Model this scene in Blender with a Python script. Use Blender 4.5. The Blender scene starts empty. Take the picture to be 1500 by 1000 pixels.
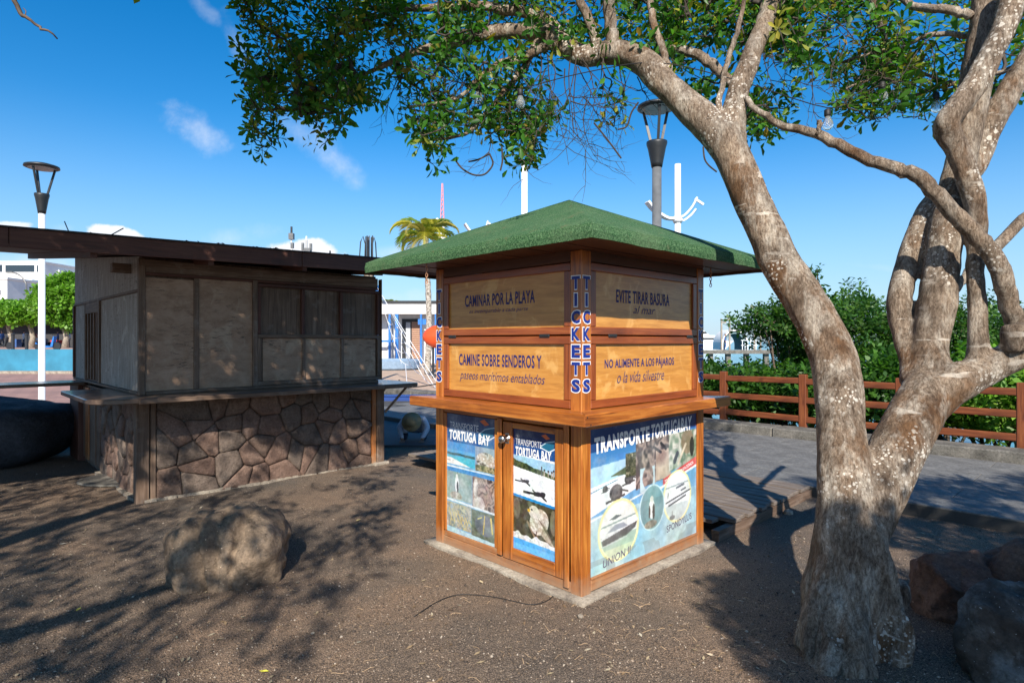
import bpy, bmesh, math, random
import numpy as np
from mathutils import Vector, Matrix, noise as mnoise
R = math.radians
S = bpy.context.scene
C = S.collection
rng = np.random.default_rng(7)
random.seed(7)

# ------------------------------------------------------------------ camera, sky, sun, exposure
F = 888.0                      # focal length in pixels of the 1500 px wide photograph
EYE = 1.55
cam = bpy.data.cameras.new('camera'); co = bpy.data.objects.new('camera', cam); C.objects.link(co)
co.location = (0, 0, EYE); co.rotation_euler = (R(90), 0, 0)
cam.lens = F/1500*36; cam.sensor_width = 36; cam.clip_end = 4000; cam.clip_start = .05
S.camera = co
SUN_EL, SUN_AZ = 35.0, -87.5   # azimuth of the direction TO the sun, counter-clockwise from +X
sd = Vector((math.cos(R(SUN_AZ))*math.cos(R(SUN_EL)), math.sin(R(SUN_AZ))*math.cos(R(SUN_EL)), math.sin(R(SUN_EL))))
sl = bpy.data.lights.new('sun', 'SUN'); sl.energy = 5.0; sl.angle = R(.53); sl.color = (1, .93, .82)
so = bpy.data.objects.new('sun', sl); C.objects.link(so); so.rotation_euler = sd.to_track_quat('Z', 'Y').to_euler()
TAN = math.tan(R(SUN_EL))
S.view_settings.view_transform = 'Standard'; S.view_settings.look = 'None'
S.view_settings.exposure = .60; S.view_settings.gamma = 1; S.view_settings.use_curve_mapping = False
S.render.engine = 'CYCLES'

W = bpy.data.worlds.new('World'); S.world = W; W.use_nodes = True
nt = W.node_tree; nt.nodes.clear()
def N(t, **k):
    n = nt.nodes.new(t)
    for a, b in k.items(): setattr(n, a, b)
    return n
def lk(a, b): nt.links.new(a, b)
def M(op, a, b=None, c=None):
    n = nt.nodes.new('ShaderNodeMath'); n.operation = op
    for i, v in enumerate((a, b, c)):
        if v is None: continue
        if isinstance(v, (int, float)): n.inputs[i].default_value = v
        else: nt.links.new(v, n.inputs[i])
    return n.outputs[0]
wo = N('ShaderNodeOutputWorld'); bg = N('ShaderNodeBackground')
sky = N('ShaderNodeTexSky'); sky.sky_type = 'NISHITA'; sky.sun_disc = False
sky.sun_elevation = R(SUN_EL); sky.sun_rotation = math.atan2(sd.x, sd.y)
sky.air_density = 1.0; sky.dust_density = .35; sky.ozone_density = 3.2; sky.altitude = 0
bg.inputs[1].default_value = .080
hs = N('ShaderNodeHueSaturation'); hs.inputs['Saturation'].default_value = 1.42; hs.inputs['Value'].default_value = 1.38
lk(sky.outputs[0], hs.inputs['Color'])
tc = N('ShaderNodeTexCoord'); sx = N('ShaderNodeSeparateXYZ'); lk(tc.outputs['Generated'], sx.inputs[0])
yy = M('MAXIMUM', sx.outputs[1], .02)
U = M('DIVIDE', sx.outputs[0], yy); V = M('DIVIDE', sx.outputs[2], yy)
cmb = N('ShaderNodeCombineXYZ'); lk(U, cmb.inputs[0]); lk(V, cmb.inputs[1])
nz = N('ShaderNodeTexNoise'); nz.inputs['Scale'].default_value = 13; nz.inputs['Detail'].default_value = 7; nz.inputs['Roughness'].default_value = .62; lk(cmb.outputs[0], nz.inputs['Vector'])
nb = M('SUBTRACT', nz.outputs[0], .5)
clouds = [ # px, py, rx, ry, angle, strength, hardness(noise)
 (492, 230, 80, 26, -48, .75, 1.5), (448, 200, 60, 28, -35, .45, 1.6), (275, 184, 80, 30, -32, .5, 2.2), (300, 15, 40, 12, -38, .22, 2.6), (345, 60, 46, 16, -70, .2, 2.8),
 (452, 372, 66, 24, -8, 1.0, 1.3), (172, 345, 48, 16, -12, .95, 1.3), (14, 330, 42, 9, 0, .85, 1.3), (88, 334, 26, 9, 0, .45, 1.4),
 (330, 350, 60, 20, 0, .42, 1.6), (385, 338, 40, 16, 0, .35, 1.6), (590, 372, 60, 16, 0, .55, 1.6), (60, 395, 150, 28, 0, .75, 1.2), (160, 430, 70, 22, 0, .6, 1.2),
 (610, 436, 90, 16, 0, .45, 1.5), (1180, 452, 160, 7, 2, .22, 2.), (1290, 392, 90, 6, -6, .16, 2.), (930, 430, 120, 10, 0, .3, 2.)]
acc = None
for (px, py, rx, ry, an, st, hd) in clouds:
    du = M('SUBTRACT', U, (px-750)/F); dv = M('SUBTRACT', V, (500-py)/F)
    ca, sa = math.cos(R(an)), math.sin(R(an))
    a = M('DIVIDE', M('ADD', M('MULTIPLY', du, ca), M('MULTIPLY', dv, sa)), rx/F)
    b = M('DIVIDE', M('SUBTRACT', M('MULTIPLY', dv, ca), M('MULTIPLY', du, sa)), ry/F)
    r2 = M('ADD', M('MULTIPLY', a, a), M('MULTIPLY', b, b))
    e = M('SUBTRACT', 1.0, r2)
    e = M('ADD', e, M('MULTIPLY', nb, 2*hd))
    mr = N('ShaderNodeMapRange'); mr.interpolation_type = 'SMOOTHSTEP'
    mr.inputs[1].default_value = 0.05; mr.inputs[2].default_value = .55 if st > .8 else 2.4
    mr.inputs[3].default_value = 0; mr.inputs[4].default_value = st; lk(e, mr.inputs[0])
    fall = M('MULTIPLY', mr.outputs[0], M('LESS_THAN', r2, 6.0))
    acc = fall if acc is None else M('MAXIMUM', acc, fall)
hz = N('ShaderNodeMapRange'); hz.interpolation_type = 'SMOOTHSTEP'; hz.inputs[1].default_value = .34; hz.inputs[2].default_value = 0.; hz.inputs[3].default_value = 0; hz.inputs[4].default_value = .75; lk(sx.outputs[2], hz.inputs[0])
front = M('GREATER_THAN', sx.outputs[1], .03)
acc = M('MULTIPLY', acc, front)
mx = N('ShaderNodeMix'); mx.data_type = 'RGBA'
hm = N('ShaderNodeMix'); hm.data_type = 'RGBA'; lk(hz.outputs[0], hm.inputs[0]); lk(hs.outputs[0], hm.inputs[6]); hm.inputs[7].default_value = (3.5, 5.5, 7.9, 1)
lk(acc, mx.inputs[0]); lk(hm.outputs[2], mx.inputs[6]); mx.inputs[7].default_value = (8.6, 8.8, 9.3, 1)
lk(mx.outputs[2], bg.inputs[0]); lk(bg.outputs[0], wo.inputs[0])

# ------------------------------------------------------------------ helpers
def P(px, py, d):
    return Vector(((px-750)/F*d, d, EYE+(500-py)/F*d))
def G(px, py, z=0):
    d = (EYE-z)*F/(py-500)
    return Vector(((px-750)/F*d, d, z))
def tag(o, label=None, cat=None, group=None, kind=None):
    if label: o['label'] = label
    if cat: o['category'] = cat
    if group: o['group'] = group
    if kind: o['kind'] = kind
    return o
def empty(name, loc=(0, 0, 0), rz=0, **k):
    o = bpy.data.objects.new(name, None); C.objects.link(o); o.location = loc; o.rotation_euler = (0, 0, rz)
    o.empty_display_size = .1
    return tag(o, **k)
def mo(name, v, f, mat, parent=None, smooth=False, loc=None, **k):
    me = bpy.data.meshes.new(name); me.from_pydata([tuple(x) for x in v], [], [tuple(x) for x in f]); me.update()
    if mat: me.materials.append(mat)
    if smooth: me.shade_smooth()
    o = bpy.data.objects.new(name, me); C.objects.link(o)
    if parent: o.parent = parent
    if loc is not None: o.location = loc
    return tag(o, **k)
def inst(src, name=None, parent=None, loc=None, rot=None, scale=None):
    o = src.copy(); C.objects.link(o)
    if name: o.name = name
    if parent: o.parent = parent
    if loc is not None: o.location = loc
    if rot is not None: o.rotation_euler = rot
    if scale is not None: o.scale = scale
    return o
class MB:
    def __init__(s): s.v = []; s.f = []
    def add(s, v, f):
        n = len(s.v); s.v += [tuple(p) for p in v]; s.f += [tuple(i+n for i in q) for q in f]; return s
    def box(s, x0, x1, y0, y1, z0, z1):
        return s.add([(x0,y0,z0),(x1,y0,z0),(x1,y1,z0),(x0,y1,z0),(x0,y0,z1),(x1,y0,z1),(x1,y1,z1),(x0,y1,z1)],
              [(0,3,2,1),(4,5,6,7),(0,1,5,4),(1,2,6,5),(2,3,7,6),(3,0,4,7)])
    def bar(s, a, b, w, h=None):      # rectangular bar between two points
        a, b = Vector(a), Vector(b); h = h or w; d = (b-a).normalized()
        up = Vector((0,0,1)) if abs(d.z) < .95 else Vector((0,1,0))
        r = d.cross(up).normalized()*w/2; u = r.cross(d).normalized()*h/2
        v = [a-r-u, a+r-u, a+r+u, a-r+u, b-r-u, b+r-u, b+r+u, b-r+u]
        return s.add(v, [(0,1,2,3),(4,7,6,5),(0,4,5,1),(1,5,6,2),(2,6,7,3),(3,7,4,0)])
    def tube(s, pts, rad, n=8, cap=True):
        pts = [Vector(p) for p in pts]; m = len(pts)
        if isinstance(rad, (int, float)): rad = [rad]*m
        t0 = (pts[1]-pts[0]).normalized(); ref = Vector((0,0,1)) if abs(t0.z) < .9 else Vector((1,0,0))
        r = t0.cross(ref).normalized(); v = []
        for i, p in enumerate(pts):
            t = (pts[min(i+1, m-1)]-pts[max(i-1, 0)]).normalized()
            r = (r - t*r.dot(t)).normalized(); b = t.cross(r)
            for k in range(n):
                a = 2*math.pi*k/n; v.append(p+(r*math.cos(a)+b*math.sin(a))*rad[i])
        f = [(i*n+k, i*n+(k+1)%n, (i+1)*n+(k+1)%n, (i+1)*n+k) for i in range(m-1) for k in range(n)]
        if cap: f += [tuple(range(n-1, -1, -1)), tuple((m-1)*n+k for k in range(n))]
        return s.add(v, f)
    def lathe(s, prof, n=16, c=(0,0,0)):   # prof: (r, z)
        v = []; m = len(prof)
        for r, z in prof:
            for k in range(n):
                a = 2*math.pi*k/n; v.append((c[0]+r*math.cos(a), c[1]+r*math.sin(a), c[2]+z))
        f = [(i*n+k, i*n+(k+1)%n, (i+1)*n+(k+1)%n, (i+1)*n+k) for i in range(m-1) for k in range(n)]
        f += [tuple(range(n-1, -1, -1)), tuple((m-1)*n+k for k in range(n))]
        return s.add(v, f)
    def build(s, name, mat, parent=None, smooth=False, **k): return mo(name, s.v, s.f, mat, parent, smooth, **k)
def bevel(o, w=.004, seg=1, ang=.5):
    bm = bmesh.new(); bm.from_mesh(o.data)
    es = [e for e in bm.edges if len(e.link_faces) == 2 and e.calc_face_angle(0) > ang]
    bmesh.ops.bevel(bm, geom=es, offset=w, segments=seg, affect='EDGES', profile=.6)
    bm.to_mesh(o.data); bm.free(); return o
def box(name, x0, x1, y0, y1, z0, z1, mat, parent=None, bv=.004, **k):
    if isinstance(mat, dict):
        L = (x1-x0, y1-y0, z1-z0); mat = mat['xyz'[L.index(max(L))]]
    o = MB().box(x0, x1, y0, y1, z0, z1).build(name, mat, parent, **k)
    if bv: bevel(o, bv)
    return o
def cr(pts, sub=6):             # Catmull-Rom through tuples of any size
    A = np.array(pts, float); A = np.vstack([2*A[0]-A[1], A, 2*A[-1]-A[-2]]); out = []
    for i in range(1, len(A)-2):
        for k in range(sub):
            t = k/sub; p0, p1, p2, p3 = A[i-1], A[i], A[i+1], A[i+2]
            out.append(.5*((2*p1)+(p2-p0)*t+(2*p0-5*p1+4*p2-p3)*t*t+(3*p1-p0-3*p2+p3)*t**3))
    out.append(A[-2]); return np.array(out)
def evalmesh(o):
    dg = bpy.context.evaluated_depsgraph_get(); dg.update()
    me = bpy.data.meshes.new_from_object(o.evaluated_get(dg)); return me

# ------------------------------------------------------------------ materials
class NT:
    def __init__(s, name):
        s.m = bpy.data.materials.new(name); s.m.use_nodes = True; s.t = s.m.node_tree
        s.b = s.t.nodes['Principled BSDF']; s.o = s.t.nodes['Material Output']
        s.tc = s.t.nodes.new('ShaderNodeTexCoord')
    def n(s, t, ins=None, **k):
        q = s.t.nodes.new(t)
        for a, b in k.items(): setattr(q, a, b)
        for a, b in (ins or {}).items():
            if hasattr(b, 'links'): s.t.links.new(b, q.inputs[a])
            else: q.inputs[a].default_value = b
        return q
    def link(s, a, b): s.t.links.new(a, b)
    def map(s, scale=(1,1,1), rot=(0,0,0), src='Object'):
        return s.n('ShaderNodeMapping', {'Vector': s.tc.outputs[src], 'Scale': scale, 'Rotation': rot}).outputs[0]
    def noise(s, sc, vec=None, det=6, ro=.55, dist=0):
        return s.n('ShaderNodeTexNoise', {'Vector': vec or s.tc.outputs['Object'], 'Scale': sc, 'Detail': det, 'Roughness': ro, 'Distortion': dist}).outputs[0]
    def ramp(s, fac, stops):
        q = s.n('ShaderNodeValToRGB', {'Fac': fac}); e = q.color_ramp.elements
        while len(e) > 1: e.remove(e[-1])
        e[0].position = stops[0][0]; e[0].color = (*stops[0][1], 1) if len(stops[0][1]) == 3 else stops[0][1]
        for p, c in stops[1:]:
            x = e.new(p); x.color = (*c, 1)
        return q.outputs[0]
    def mask(s, fac, a, b):
        return s.n('ShaderNodeMapRange', {0: fac, 1: a, 2: b, 3: 0., 4: 1.}).outputs[0]
    def mix(s, f, a, b, mode='MIX'):
        q = s.t.nodes.new('ShaderNodeMix'); q.data_type = 'RGBA'; q.blend_type = mode
        for i, v in ((0, f), (6, a), (7, b)):
            if hasattr(v, 'links'): s.link(v, q.inputs[i])
            elif i == 0: q.inputs[0].default_value = v
            else: q.inputs[i].default_value = (*v, 1)
        return q.outputs[2]
    def math(s, op, a, b):
        q = s.t.nodes.new('ShaderNodeMath'); q.operation = op
        for i, v in ((0, a), (1, b)):
            if hasattr(v, 'links'): s.link(v, q.inputs[i])
            else: q.inputs[i].default_value = v
        return q.outputs[0]
    def bump(s, h, st=.3, d=.01, prev=None):
        q = s.n('ShaderNodeBump', {'Height': h, 'Strength': st, 'Distance': d})
        if prev: s.link(prev, q.inputs['Normal'])
        return q.outputs[0]
    def done(s, col, rough=.7, nrm=None, coat=0, spec=None, metal=0):
        if hasattr(col, 'links'): s.link(col, s.b.inputs['Base Color'])
        else: s.b.inputs['Base Color'].default_value = (*col, 1)
        if hasattr(rough, 'links'): s.link(rough, s.b.inputs['Roughness'])
        else: s.b.inputs['Roughness'].default_value = rough
        if nrm: s.link(nrm, s.b.inputs['Normal'])
        s.b.inputs['Coat Weight'].default_value = coat; s.b.inputs['Coat Roughness'].default_value = .18
        s.b.inputs['Metallic'].default_value = metal
        if spec is not None: s.b.inputs['Specular IOR Level'].default_value = spec
        return s.m
def plain(name, c, rough=.7, var=.15, sc=8, bump=.1, metal=0, coat=0):
    q = NT(name); n = q.noise(sc); c2 = tuple(x*(1-var) for x in c); c3 = tuple(min(1, x*(1+var)) for x in c)
    return q.done(q.ramp(n, [(.3, c2), (.7, c3)]), rough, q.bump(q.noise(sc*9), bump, .004), coat, metal=metal)
def wood(name, dark, mid, light, rough=.4, coat=.3, worn=None, bump=.25, sc=1.):
    out = {}
    for ax in 'xyz':
        q = NT(name+'_'+ax)
        s = [26*sc, 26*sc, 26*sc]; s['xyz'.index(ax)] = 1.5*sc
        v = q.map(tuple(s)); g = q.noise(1.0, v, 8, .65, 1.2)
        big = q.noise(2.2, None, 3)
        f = q.math('ADD', q.math('MULTIPLY', g, .75), q.math('MULTIPLY', big, .3))
        col = q.ramp(f, [(.36, dark), (.52, mid), (.68, light)])
        s2 = [90*sc]*3; s2['xyz'.index(ax)] = 3*sc
        g2 = q.noise(1.0, q.map(tuple(s2)), 4, .6)
        col = q.mix(q.mask(g2, .62, .72), col, dark)
        if worn:
            w = q.mask(q.noise(5, None, 8, .7), .55, .72); col = q.mix(w, col, worn)
        if name in ('varnished_wood', 'worn_varnish'):
            zz = q.n('ShaderNodeSeparateXYZ', {0: q.tc.outputs['Object']}).outputs[2]; low = q.mask(q.math('ADD', zz, q.math('MULTIPLY', q.noise(14, None, 6, .7), .22)), .26, .12)
            col = q.mix(q.math('MULTIPLY', low, .75), col, (.30, .20, .13)); scf = q.mask(q.noise(30, q.map((1, 1, 1)), 6, .8), .69, .72); col = q.mix(q.math('MULTIPLY', scf, .5), col, (.10, .04, .02))
        out[ax] = q.done(col, q.math('ADD', q.math('MULTIPLY', g, .3), rough-.12), q.bump(g2, bump, .002), coat)
    return out
M_var = wood('varnished_wood', (.14, .036, .007), (.37, .108, .015), (.58, .225, .040), .38, .35)
M_red = wood('red_varnished_wood', (.12, .026, .007), (.24, .055, .012), (.34, .095, .022), .36, .35)
M_varw = wood('worn_varnish', (.18, .055, .016), (.33, .115, .030), (.45, .19, .065), .5, .15, worn=(.42, .26, .14))
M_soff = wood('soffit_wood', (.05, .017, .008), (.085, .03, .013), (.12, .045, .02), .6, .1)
M_grey = wood('weathered_wood', (.065, .038, .024), (.14, .088, .058), (.24, .165, .12), .7, 0, worn=(.24, .19, .155), bump=.5)
M_fasc = wood('dark_red_board', (.05, .018, .012), (.095, .034, .022), (.14, .06, .04), .65, 0, bump=.4)
M_fence = wood('fence_wood', (.085, .022, .010), (.175, .048, .016), (.27, .085, .026), .45, .15)
M_deck = wood('deck_board', (.10, .075, .06), (.17, .135, .11), (.25, .21, .175), .75, 0, worn=(.3, .25, .21), bump=.6)

def ply(name, c1, c2, c3, stain, mould=None, ax=(1, 8, 8), gloss=.35, coat=.2):
    q = NT(name); g = q.noise(3., q.map(ax), 7, .6, .6)
    col = q.ramp(g, [(.22, c1), (.5, c2), (.78, c3)])
    st = q.mask(q.noise(4.5, q.map((1.2, 1.2, .8)), 5, .6, 1.0), .56, .66)
    col = q.mix(q.math('MULTIPLY', st, .55), col, stain)
    if mould:
        m = q.mask(q.noise(9, q.map((1, 1, 5)), 6, .7, .3), .55, .63)
        m2 = q.mask(q.noise(1.6), .45, .6)
        col = q.mix(q.math('MULTIPLY', q.math('MULTIPLY', m, m2), .85), col, mould)
        w = q.mask(q.noise(40, q.map((1, 1, 3)), 3), .58, .66); col = q.mix(q.math('MULTIPLY', w, .3), col, stain)
    return q.done(col, gloss, q.bump(q.noise(60, q.map(ax)), .2, .002), coat)
M_ply = ply('golden_plywood', (.36, .15, .030), (.53, .24, .050), (.66, .34, .085), (.76, .46, .16), ax=(1.5, 1.5, 12), gloss=.36, coat=.25)
M_plyg = ply('grey_plywood', (.22, .13, .082), (.35, .225, .148), (.46, .32, .225), (.50, .38, .27), mould=(.06, .045, .036), ax=(2, 2, 3.4), gloss=.75, coat=0)
M_plyv = ply('grey_plywood_side', (.17, .145, .12), (.31, .27, .235), (.46, .41, .365), (.6, .56, .51), mould=(.05, .045, .04), ax=(6, 6, 1), gloss=.75, coat=0)
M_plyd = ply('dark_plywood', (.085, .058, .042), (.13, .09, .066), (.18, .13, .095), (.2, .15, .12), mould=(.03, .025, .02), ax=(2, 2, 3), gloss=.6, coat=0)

def roof_mat():
    q = NT('green_mineral_felt'); n = q.noise(120, None, 3, .75); b = q.noise(3.5, None, 6, .65)
    col = q.ramp(n, [(.34, (.008, .032, .014)), (.5, (.040, .105, .044)), (.68, (.135, .245, .115))])
    col = q.mix(q.math('MULTIPLY', q.mask(b, .48, .72), .45), col, (.12, .18, .095))
    col = q.mix(q.mask(q.noise(420, None, 1), .70, .74), col, (.45, .5, .4))
    col = q.mix(q.math('MULTIPLY', q.mask(q.noise(9, None, 6, .7), .60, .68), .6), col, (.16, .12, .07))
    return q.done(col, .95, q.bump(n, .5, .003, q.bump(q.noise(9), .2, .01)), spec=.15)
M_roof = roof_mat()
def ground_mat():
    q = NT('volcanic_gravel'); a = q.noise(1.1, None, 5, .6); b = q.noise(150, None, 3, .7); c = q.noise(480, None, 2)
    base = q.mix(q.mask(a, .42, .60), (.158, .120, .092), (.215, .148, .103))
    base = q.mix(q.mask(q.noise(.55, None, 4), .5, .62), base, (.112, .096, .083))
    gr = q.ramp(b, [(.36, (.28, .28, .28)), (.5, (.95, .95, .95)), (.64, (2.0, 1.9, 1.75))])
    col = q.mix(1., base, gr, 'MULTIPLY')
    vo = q.n('ShaderNodeTexVoronoi', {'Vector': q.tc.outputs['Object'], 'Scale': 110.}).outputs
    col = q.mix(q.mask(c, .66, .72), col, (.42, .33, .25))
    n1 = q.bump(vo[0], .8, .006); n2 = q.bump(b, .8, .008, n1)
    return q.done(col, .92, q.bump(q.noise(9, None, 5), .5, .03, n2), spec=.25)
M_ground = ground_mat()
def rock_mat(name, c1, c2, c3, sc=1., rough=.85, bumpy=1.):
    q = NT(name); a = q.noise(3*sc, None, 9, .65, .3); b = q.noise(34*sc, None, 6, .7); 
    col = q.ramp(a, [(.32, c1), (.5, c2), (.68, c3)])
    gr = q.ramp(b, [(.3, (.6, .6, .6)), (.6, (1.2, 1.2, 1.2))]); col = q.mix(1., col, gr, 'MULTIPLY')
    col = q.mix(q.mask(q.noise(70*sc, None, 3), .70, .74), col, tuple(min(1, x*2.4) for x in c3))
    n = q.bump(q.noise(8*sc, None, 8, .7), .6*bumpy, .05/sc)
    v = q.n('ShaderNodeTexVoronoi', {'Vector': q.tc.outputs['Object'], 'Scale': 60.*sc}).outputs[0]
    col = q.mix(q.math('MULTIPLY', q.mask(q.noise(26*sc, None, 7, .75), .58, .66), .6), col, tuple(x*.5 for x in c1))
    return q.done(col, rough, q.bump(b, .8*bumpy, .012/sc, q.bump(v, .35*bumpy, .006, n)), spec=.3)
M_rock = rock_mat('brown_rock', (.085, .060, .044), (.20, .145, .10), (.37, .27, .185))
M_rockd = rock_mat('dark_rock', (.055, .038, .030), (.105, .072, .056), (.17, .12, .095))
M_rockr = rock_mat('reddish_rock', (.08, .046, .034), (.155, .092, .068), (.24, .155, .12))
M_rockp = rock_mat('pale_spotted_rock', (.045, .034, .028), (.085, .065, .052), (.30, .29, .28))
M_stones = [rock_mat('wall_stone_'+k, *c, sc=1.4) for k, c in {
  'brown': ((.10, .062, .047), (.17, .112, .085), (.235, .165, .125)),
  'rose': ((.105, .064, .05), (.18, .115, .088), (.24, .165, .13)),
  'grey': ((.08, .06, .05), (.14, .105, .085), (.20, .155, .125))}.items()]
M_mortar = rock_mat('mortar', (.05, .04, .033), (.15, .125, .105), (.3, .27, .24), 3)
M_conc = rock_mat('rough_concrete', (.17, .14, .115), (.30, .255, .205), (.42, .37, .30), 2, bumpy=.7)
M_kerb = rock_mat('kerb_concrete', (.085, .078, .068), (.145, .135, .118), (.22, .20, .175), 1.5, bumpy=.6)
M_pave = rock_mat('paving_slab', (.115, .112, .108), (.16, .157, .152), (.215, .21, .20), 1.2, bumpy=.25, rough=.7)
M_joint = plain('paving_joint', (.06, .057, .053), .9)
M_steel = plain('steel', (.55, .54, .52), .28, metal=1, bump=.05)
M_rust = plain('rusty_steel', (.42, .22, .13), .6, .3, 60, metal=.4)
M_dark = plain('black_metal', (.02, .022, .025), .45)
M_greyp = plain('grey_painted_pole', (.13, .135, .14), .45, .25, 5)
M_white = plain('white_paint', (.78, .79, .80), .5, .05, 4)
M_whitew = plain('white_wall', (.76, .76, .74), .8, .06, 1)
M_lens = plain('lamp_underside', (.42, .44, .46), .5)
M_cord = plain('black_cord', (.012, .012, .013), .6)
M_blue = plain('blue_paint', (.02, .16, .50), .5, .2)
M_navy = plain('navy_paint', (.012, .05, .22), .5, .2)
M_tealw = plain('blue_wall', (.03, .19, .30), .75, .25, 1.2)
M_textb = plain('dark_blue_lettering', (.022, .022, .13), .6, .1)
M_tick = plain('ticket_blue', (.008, .030, .24), .5, .1)
M_tw = plain('lettering_white', (.80, .80, .80), .5, .02)
M_tgrey = plain('lettering_grey', (.13, .12, .17), .5, .02)
M_orange = plain('orange_plastic', (.70, .085, .02), .35, .1, 3)
M_sand = plain('pale_sand', (.48, .34, .245), .95, .2, 2, .5)
def glassmat():
    q = NT('window_glass'); return q.done((.9, .93, .95), .04)
def leafmat(name, trans=.42):
    q = NT(name); a = q.n('ShaderNodeAttribute', attribute_name='tint').outputs['Color']
    q.done(a, .42, None, spec=.35)
    tr = q.n('ShaderNodeBsdfTranslucent'); bright = q.mix(1., a, (1.5, 1.75, .7), 'MULTIPLY'); q.link(bright, tr.inputs[0])
    mx = q.n('ShaderNodeMixShader', {0: trans}); q.link(q.b.outputs[0], mx.inputs[1]); q.link(tr.outputs[0], mx.inputs[2])
    q.link(mx.outputs[0], q.o.inputs[0]); return q.m
M_leaf = leafmat('leaf')
def bark_mat(name, pale=1.):
    q = NT(name); fine = q.noise(1., q.map((80, 80, 26)), 10, .78, .5); big = q.noise(2.2, None, 5, .6)
    col = q.ramp(fine, [(.34, (.045, .029, .019)), (.45, (.17, .12, .083)), (.58, (.33, .255, .19)), (.72, (.54, .44, .34))])
    col = q.mix(q.mask(big, .50, .62), col, q.ramp(fine, [(.3, (.055, .028, .013)), (.6, (.205, .108, .052))]))
    col = q.mix(q.math('MULTIPLY', q.mask(q.noise(1., q.map((11, 11, 4)), 8, .7), .48, .60), .78), col, q.ramp(fine, [(.36, (.20, .165, .13)), (.5, (.44, .38, .31)), (.62, (.60, .53, .45))]))
    # pale lichen discs, in drifts
    vec = q.n('ShaderNodeVectorMath', {0: q.tc.outputs['Object'], 1: q.n('ShaderNodeVectorMath', {0: q.n('ShaderNodeTexNoise', {'Vector': q.tc.outputs['Object'], 'Scale': 60.}).outputs['Color'], 1: (.012, .012, .012)}, operation='MULTIPLY').outputs[0]}, operation='ADD').outputs[0]
    for sc, th, g0 in ((27., .28, .53), (55., .30, .52)):
        v = q.n('ShaderNodeTexVoronoi', {'Vector': vec, 'Scale': sc})
        rnd = q.n('ShaderNodeSeparateColor', {0: v.outputs['Color']}).outputs[0]
        d = q.mask(q.math('DIVIDE', v.outputs['Distance'], q.math('ADD', rnd, .25)), th+.06, th)
        gate = q.mask(q.noise(3.4, q.map((1, 1, .8)), 3), g0, g0+.08)
        col = q.mix(q.math('MULTIPLY', q.math('MULTIPLY', d, gate), q.math('GREATER_THAN', rnd, .35)), col, (.70, .64, .56))
    col = q.mix(q.math('MULTIPLY', q.mask(q.noise(150., q.map((1, 1, .5)), 3), .60, .66), .55), col, (.05, .035, .025))
    # horizontal scars
    sc = q.mask(q.noise(1., q.map((5, 5, 26)), 4, .5), .61, .65); g = q.mask(q.noise(1.7, q.map((1, 1, 1))), .52, .58)
    col = q.mix(q.math('MULTIPLY', q.math('MULTIPLY', sc, g), .8), col, (.62, .55, .47))
    q2 = q.noise(1., q.map((40, 40, 14)), 6, .7)
    mot = q.ramp(q.noise(9, q.map((1, 1, .6)), 7, .7), [(.36, (.55, .52, .5)), (.5, (1., 1., 1.)), (.66, (1.35, 1.32, 1.28))]); col = q.mix(1., col, mot, 'MULTIPLY')
    return q.done(col, .8, q.bump(fine, 1., .016, q.bump(q2, .7, .02)), spec=.3)
M_bark = bark_mat('mottled_bark')
M_twig = plain('twig_bark', (.10, .07, .05), .8, .4, 30)
M_twigd = plain('dark_twig_bark', (.055, .042, .034), .8, .4, 30)

# ------------------------------------------------------------------ leaf sprays
def spray(nl, size, flat, rs, length=.07, wid=.45, cheap=False):
    """vertices, faces of one leafy twig tip: leaves on short stems round an axis"""
    v, f, idx = [], [], []
    if not cheap:                     # the green twig itself: a thin ribbon the leaf stalks share vertices with
        for i in range(nl+1): v += [Vector((-.0016, 0, i/nl*size*.9)), Vector((.0016, .0006, i/nl*size*.9))]; idx += [-1, -1]
        for i in range(nl): f += [(2*i, 2*i+1, 2*i+3), (2*i, 2*i+3, 2*i+2)]
    for i in range(nl):
        t = (i+.5)/nl; base = Vector((0, 0, t*size*.9))
        a = i*2.4+rs.random()*.8; el = .15+.9*t+rs.normal()*.25
        d = Vector((math.cos(a)*math.cos(el*.8), math.sin(a)*math.cos(el*.8), math.sin(el)*.6+flat*0)).normalized()
        L = length*(.75+.5*rs.random()); w = L*wid
        side = d.cross(Vector((rs.normal()*.3, rs.normal()*.3, 1))).normalized(); up = side.cross(d)
        b = base+d*L*.22; n = len(v); k = rs.normal()*.15
        tip = b+d*L-up*L*.12
        if cheap:
            v += [b, b+d*L*.6+side*w*.5, tip, b+d*L*.6-side*w*.5]; f += [(n, n+1, n+2, n+3)]; idx += [i]*4
        else:
            m = b+d*L*.55-up*w*.12
            v += [b, b+d*L*.38+side*w*.36+up*.002, b+d*L*.72+side*w*.5, tip, b+d*L*.72-side*w*.5, b+d*L*.38-side*w*.36, m]
            idx += [i]*7; f += [(2*i, 2*i+1, n)]
            f += [(n, n+1, n+6), (n+1, n+2, n+6), (n+2, n+3, n+6), (n+3, n+4, n+6), (n+4, n+5, n+6), (n+5, n, n+6)]
    return np.array([tuple(x) for x in v]), f, np.array(idx)
def rotmats(n, tilt=1.):
    """random rotations; z axis tilted outward up to 'tilt' radians*~"""
    a = rng.random(n)*2*math.pi; b = rng.normal(size=n)*tilt; c = rng.random(n)*2*math.pi
    ca, sa, cb, sb, cc, sc = np.cos(a), np.sin(a), np.cos(b), np.sin(b), np.cos(c), np.sin(c)
    z = np.zeros(n); o = np.ones(n)
    A = np.array([[ca, -sa, z], [sa, ca, z], [z, z, o]]).transpose(2, 0, 1)
    B = np.array([[o, z, z], [z, cb, -sb], [z, sb, cb]]).transpose(2, 0, 1)
    D = np.array([[cc, -sc, z], [sc, cc, z], [z, z, o]]).transpose(2, 0, 1)
    return A @ B @ D
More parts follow.
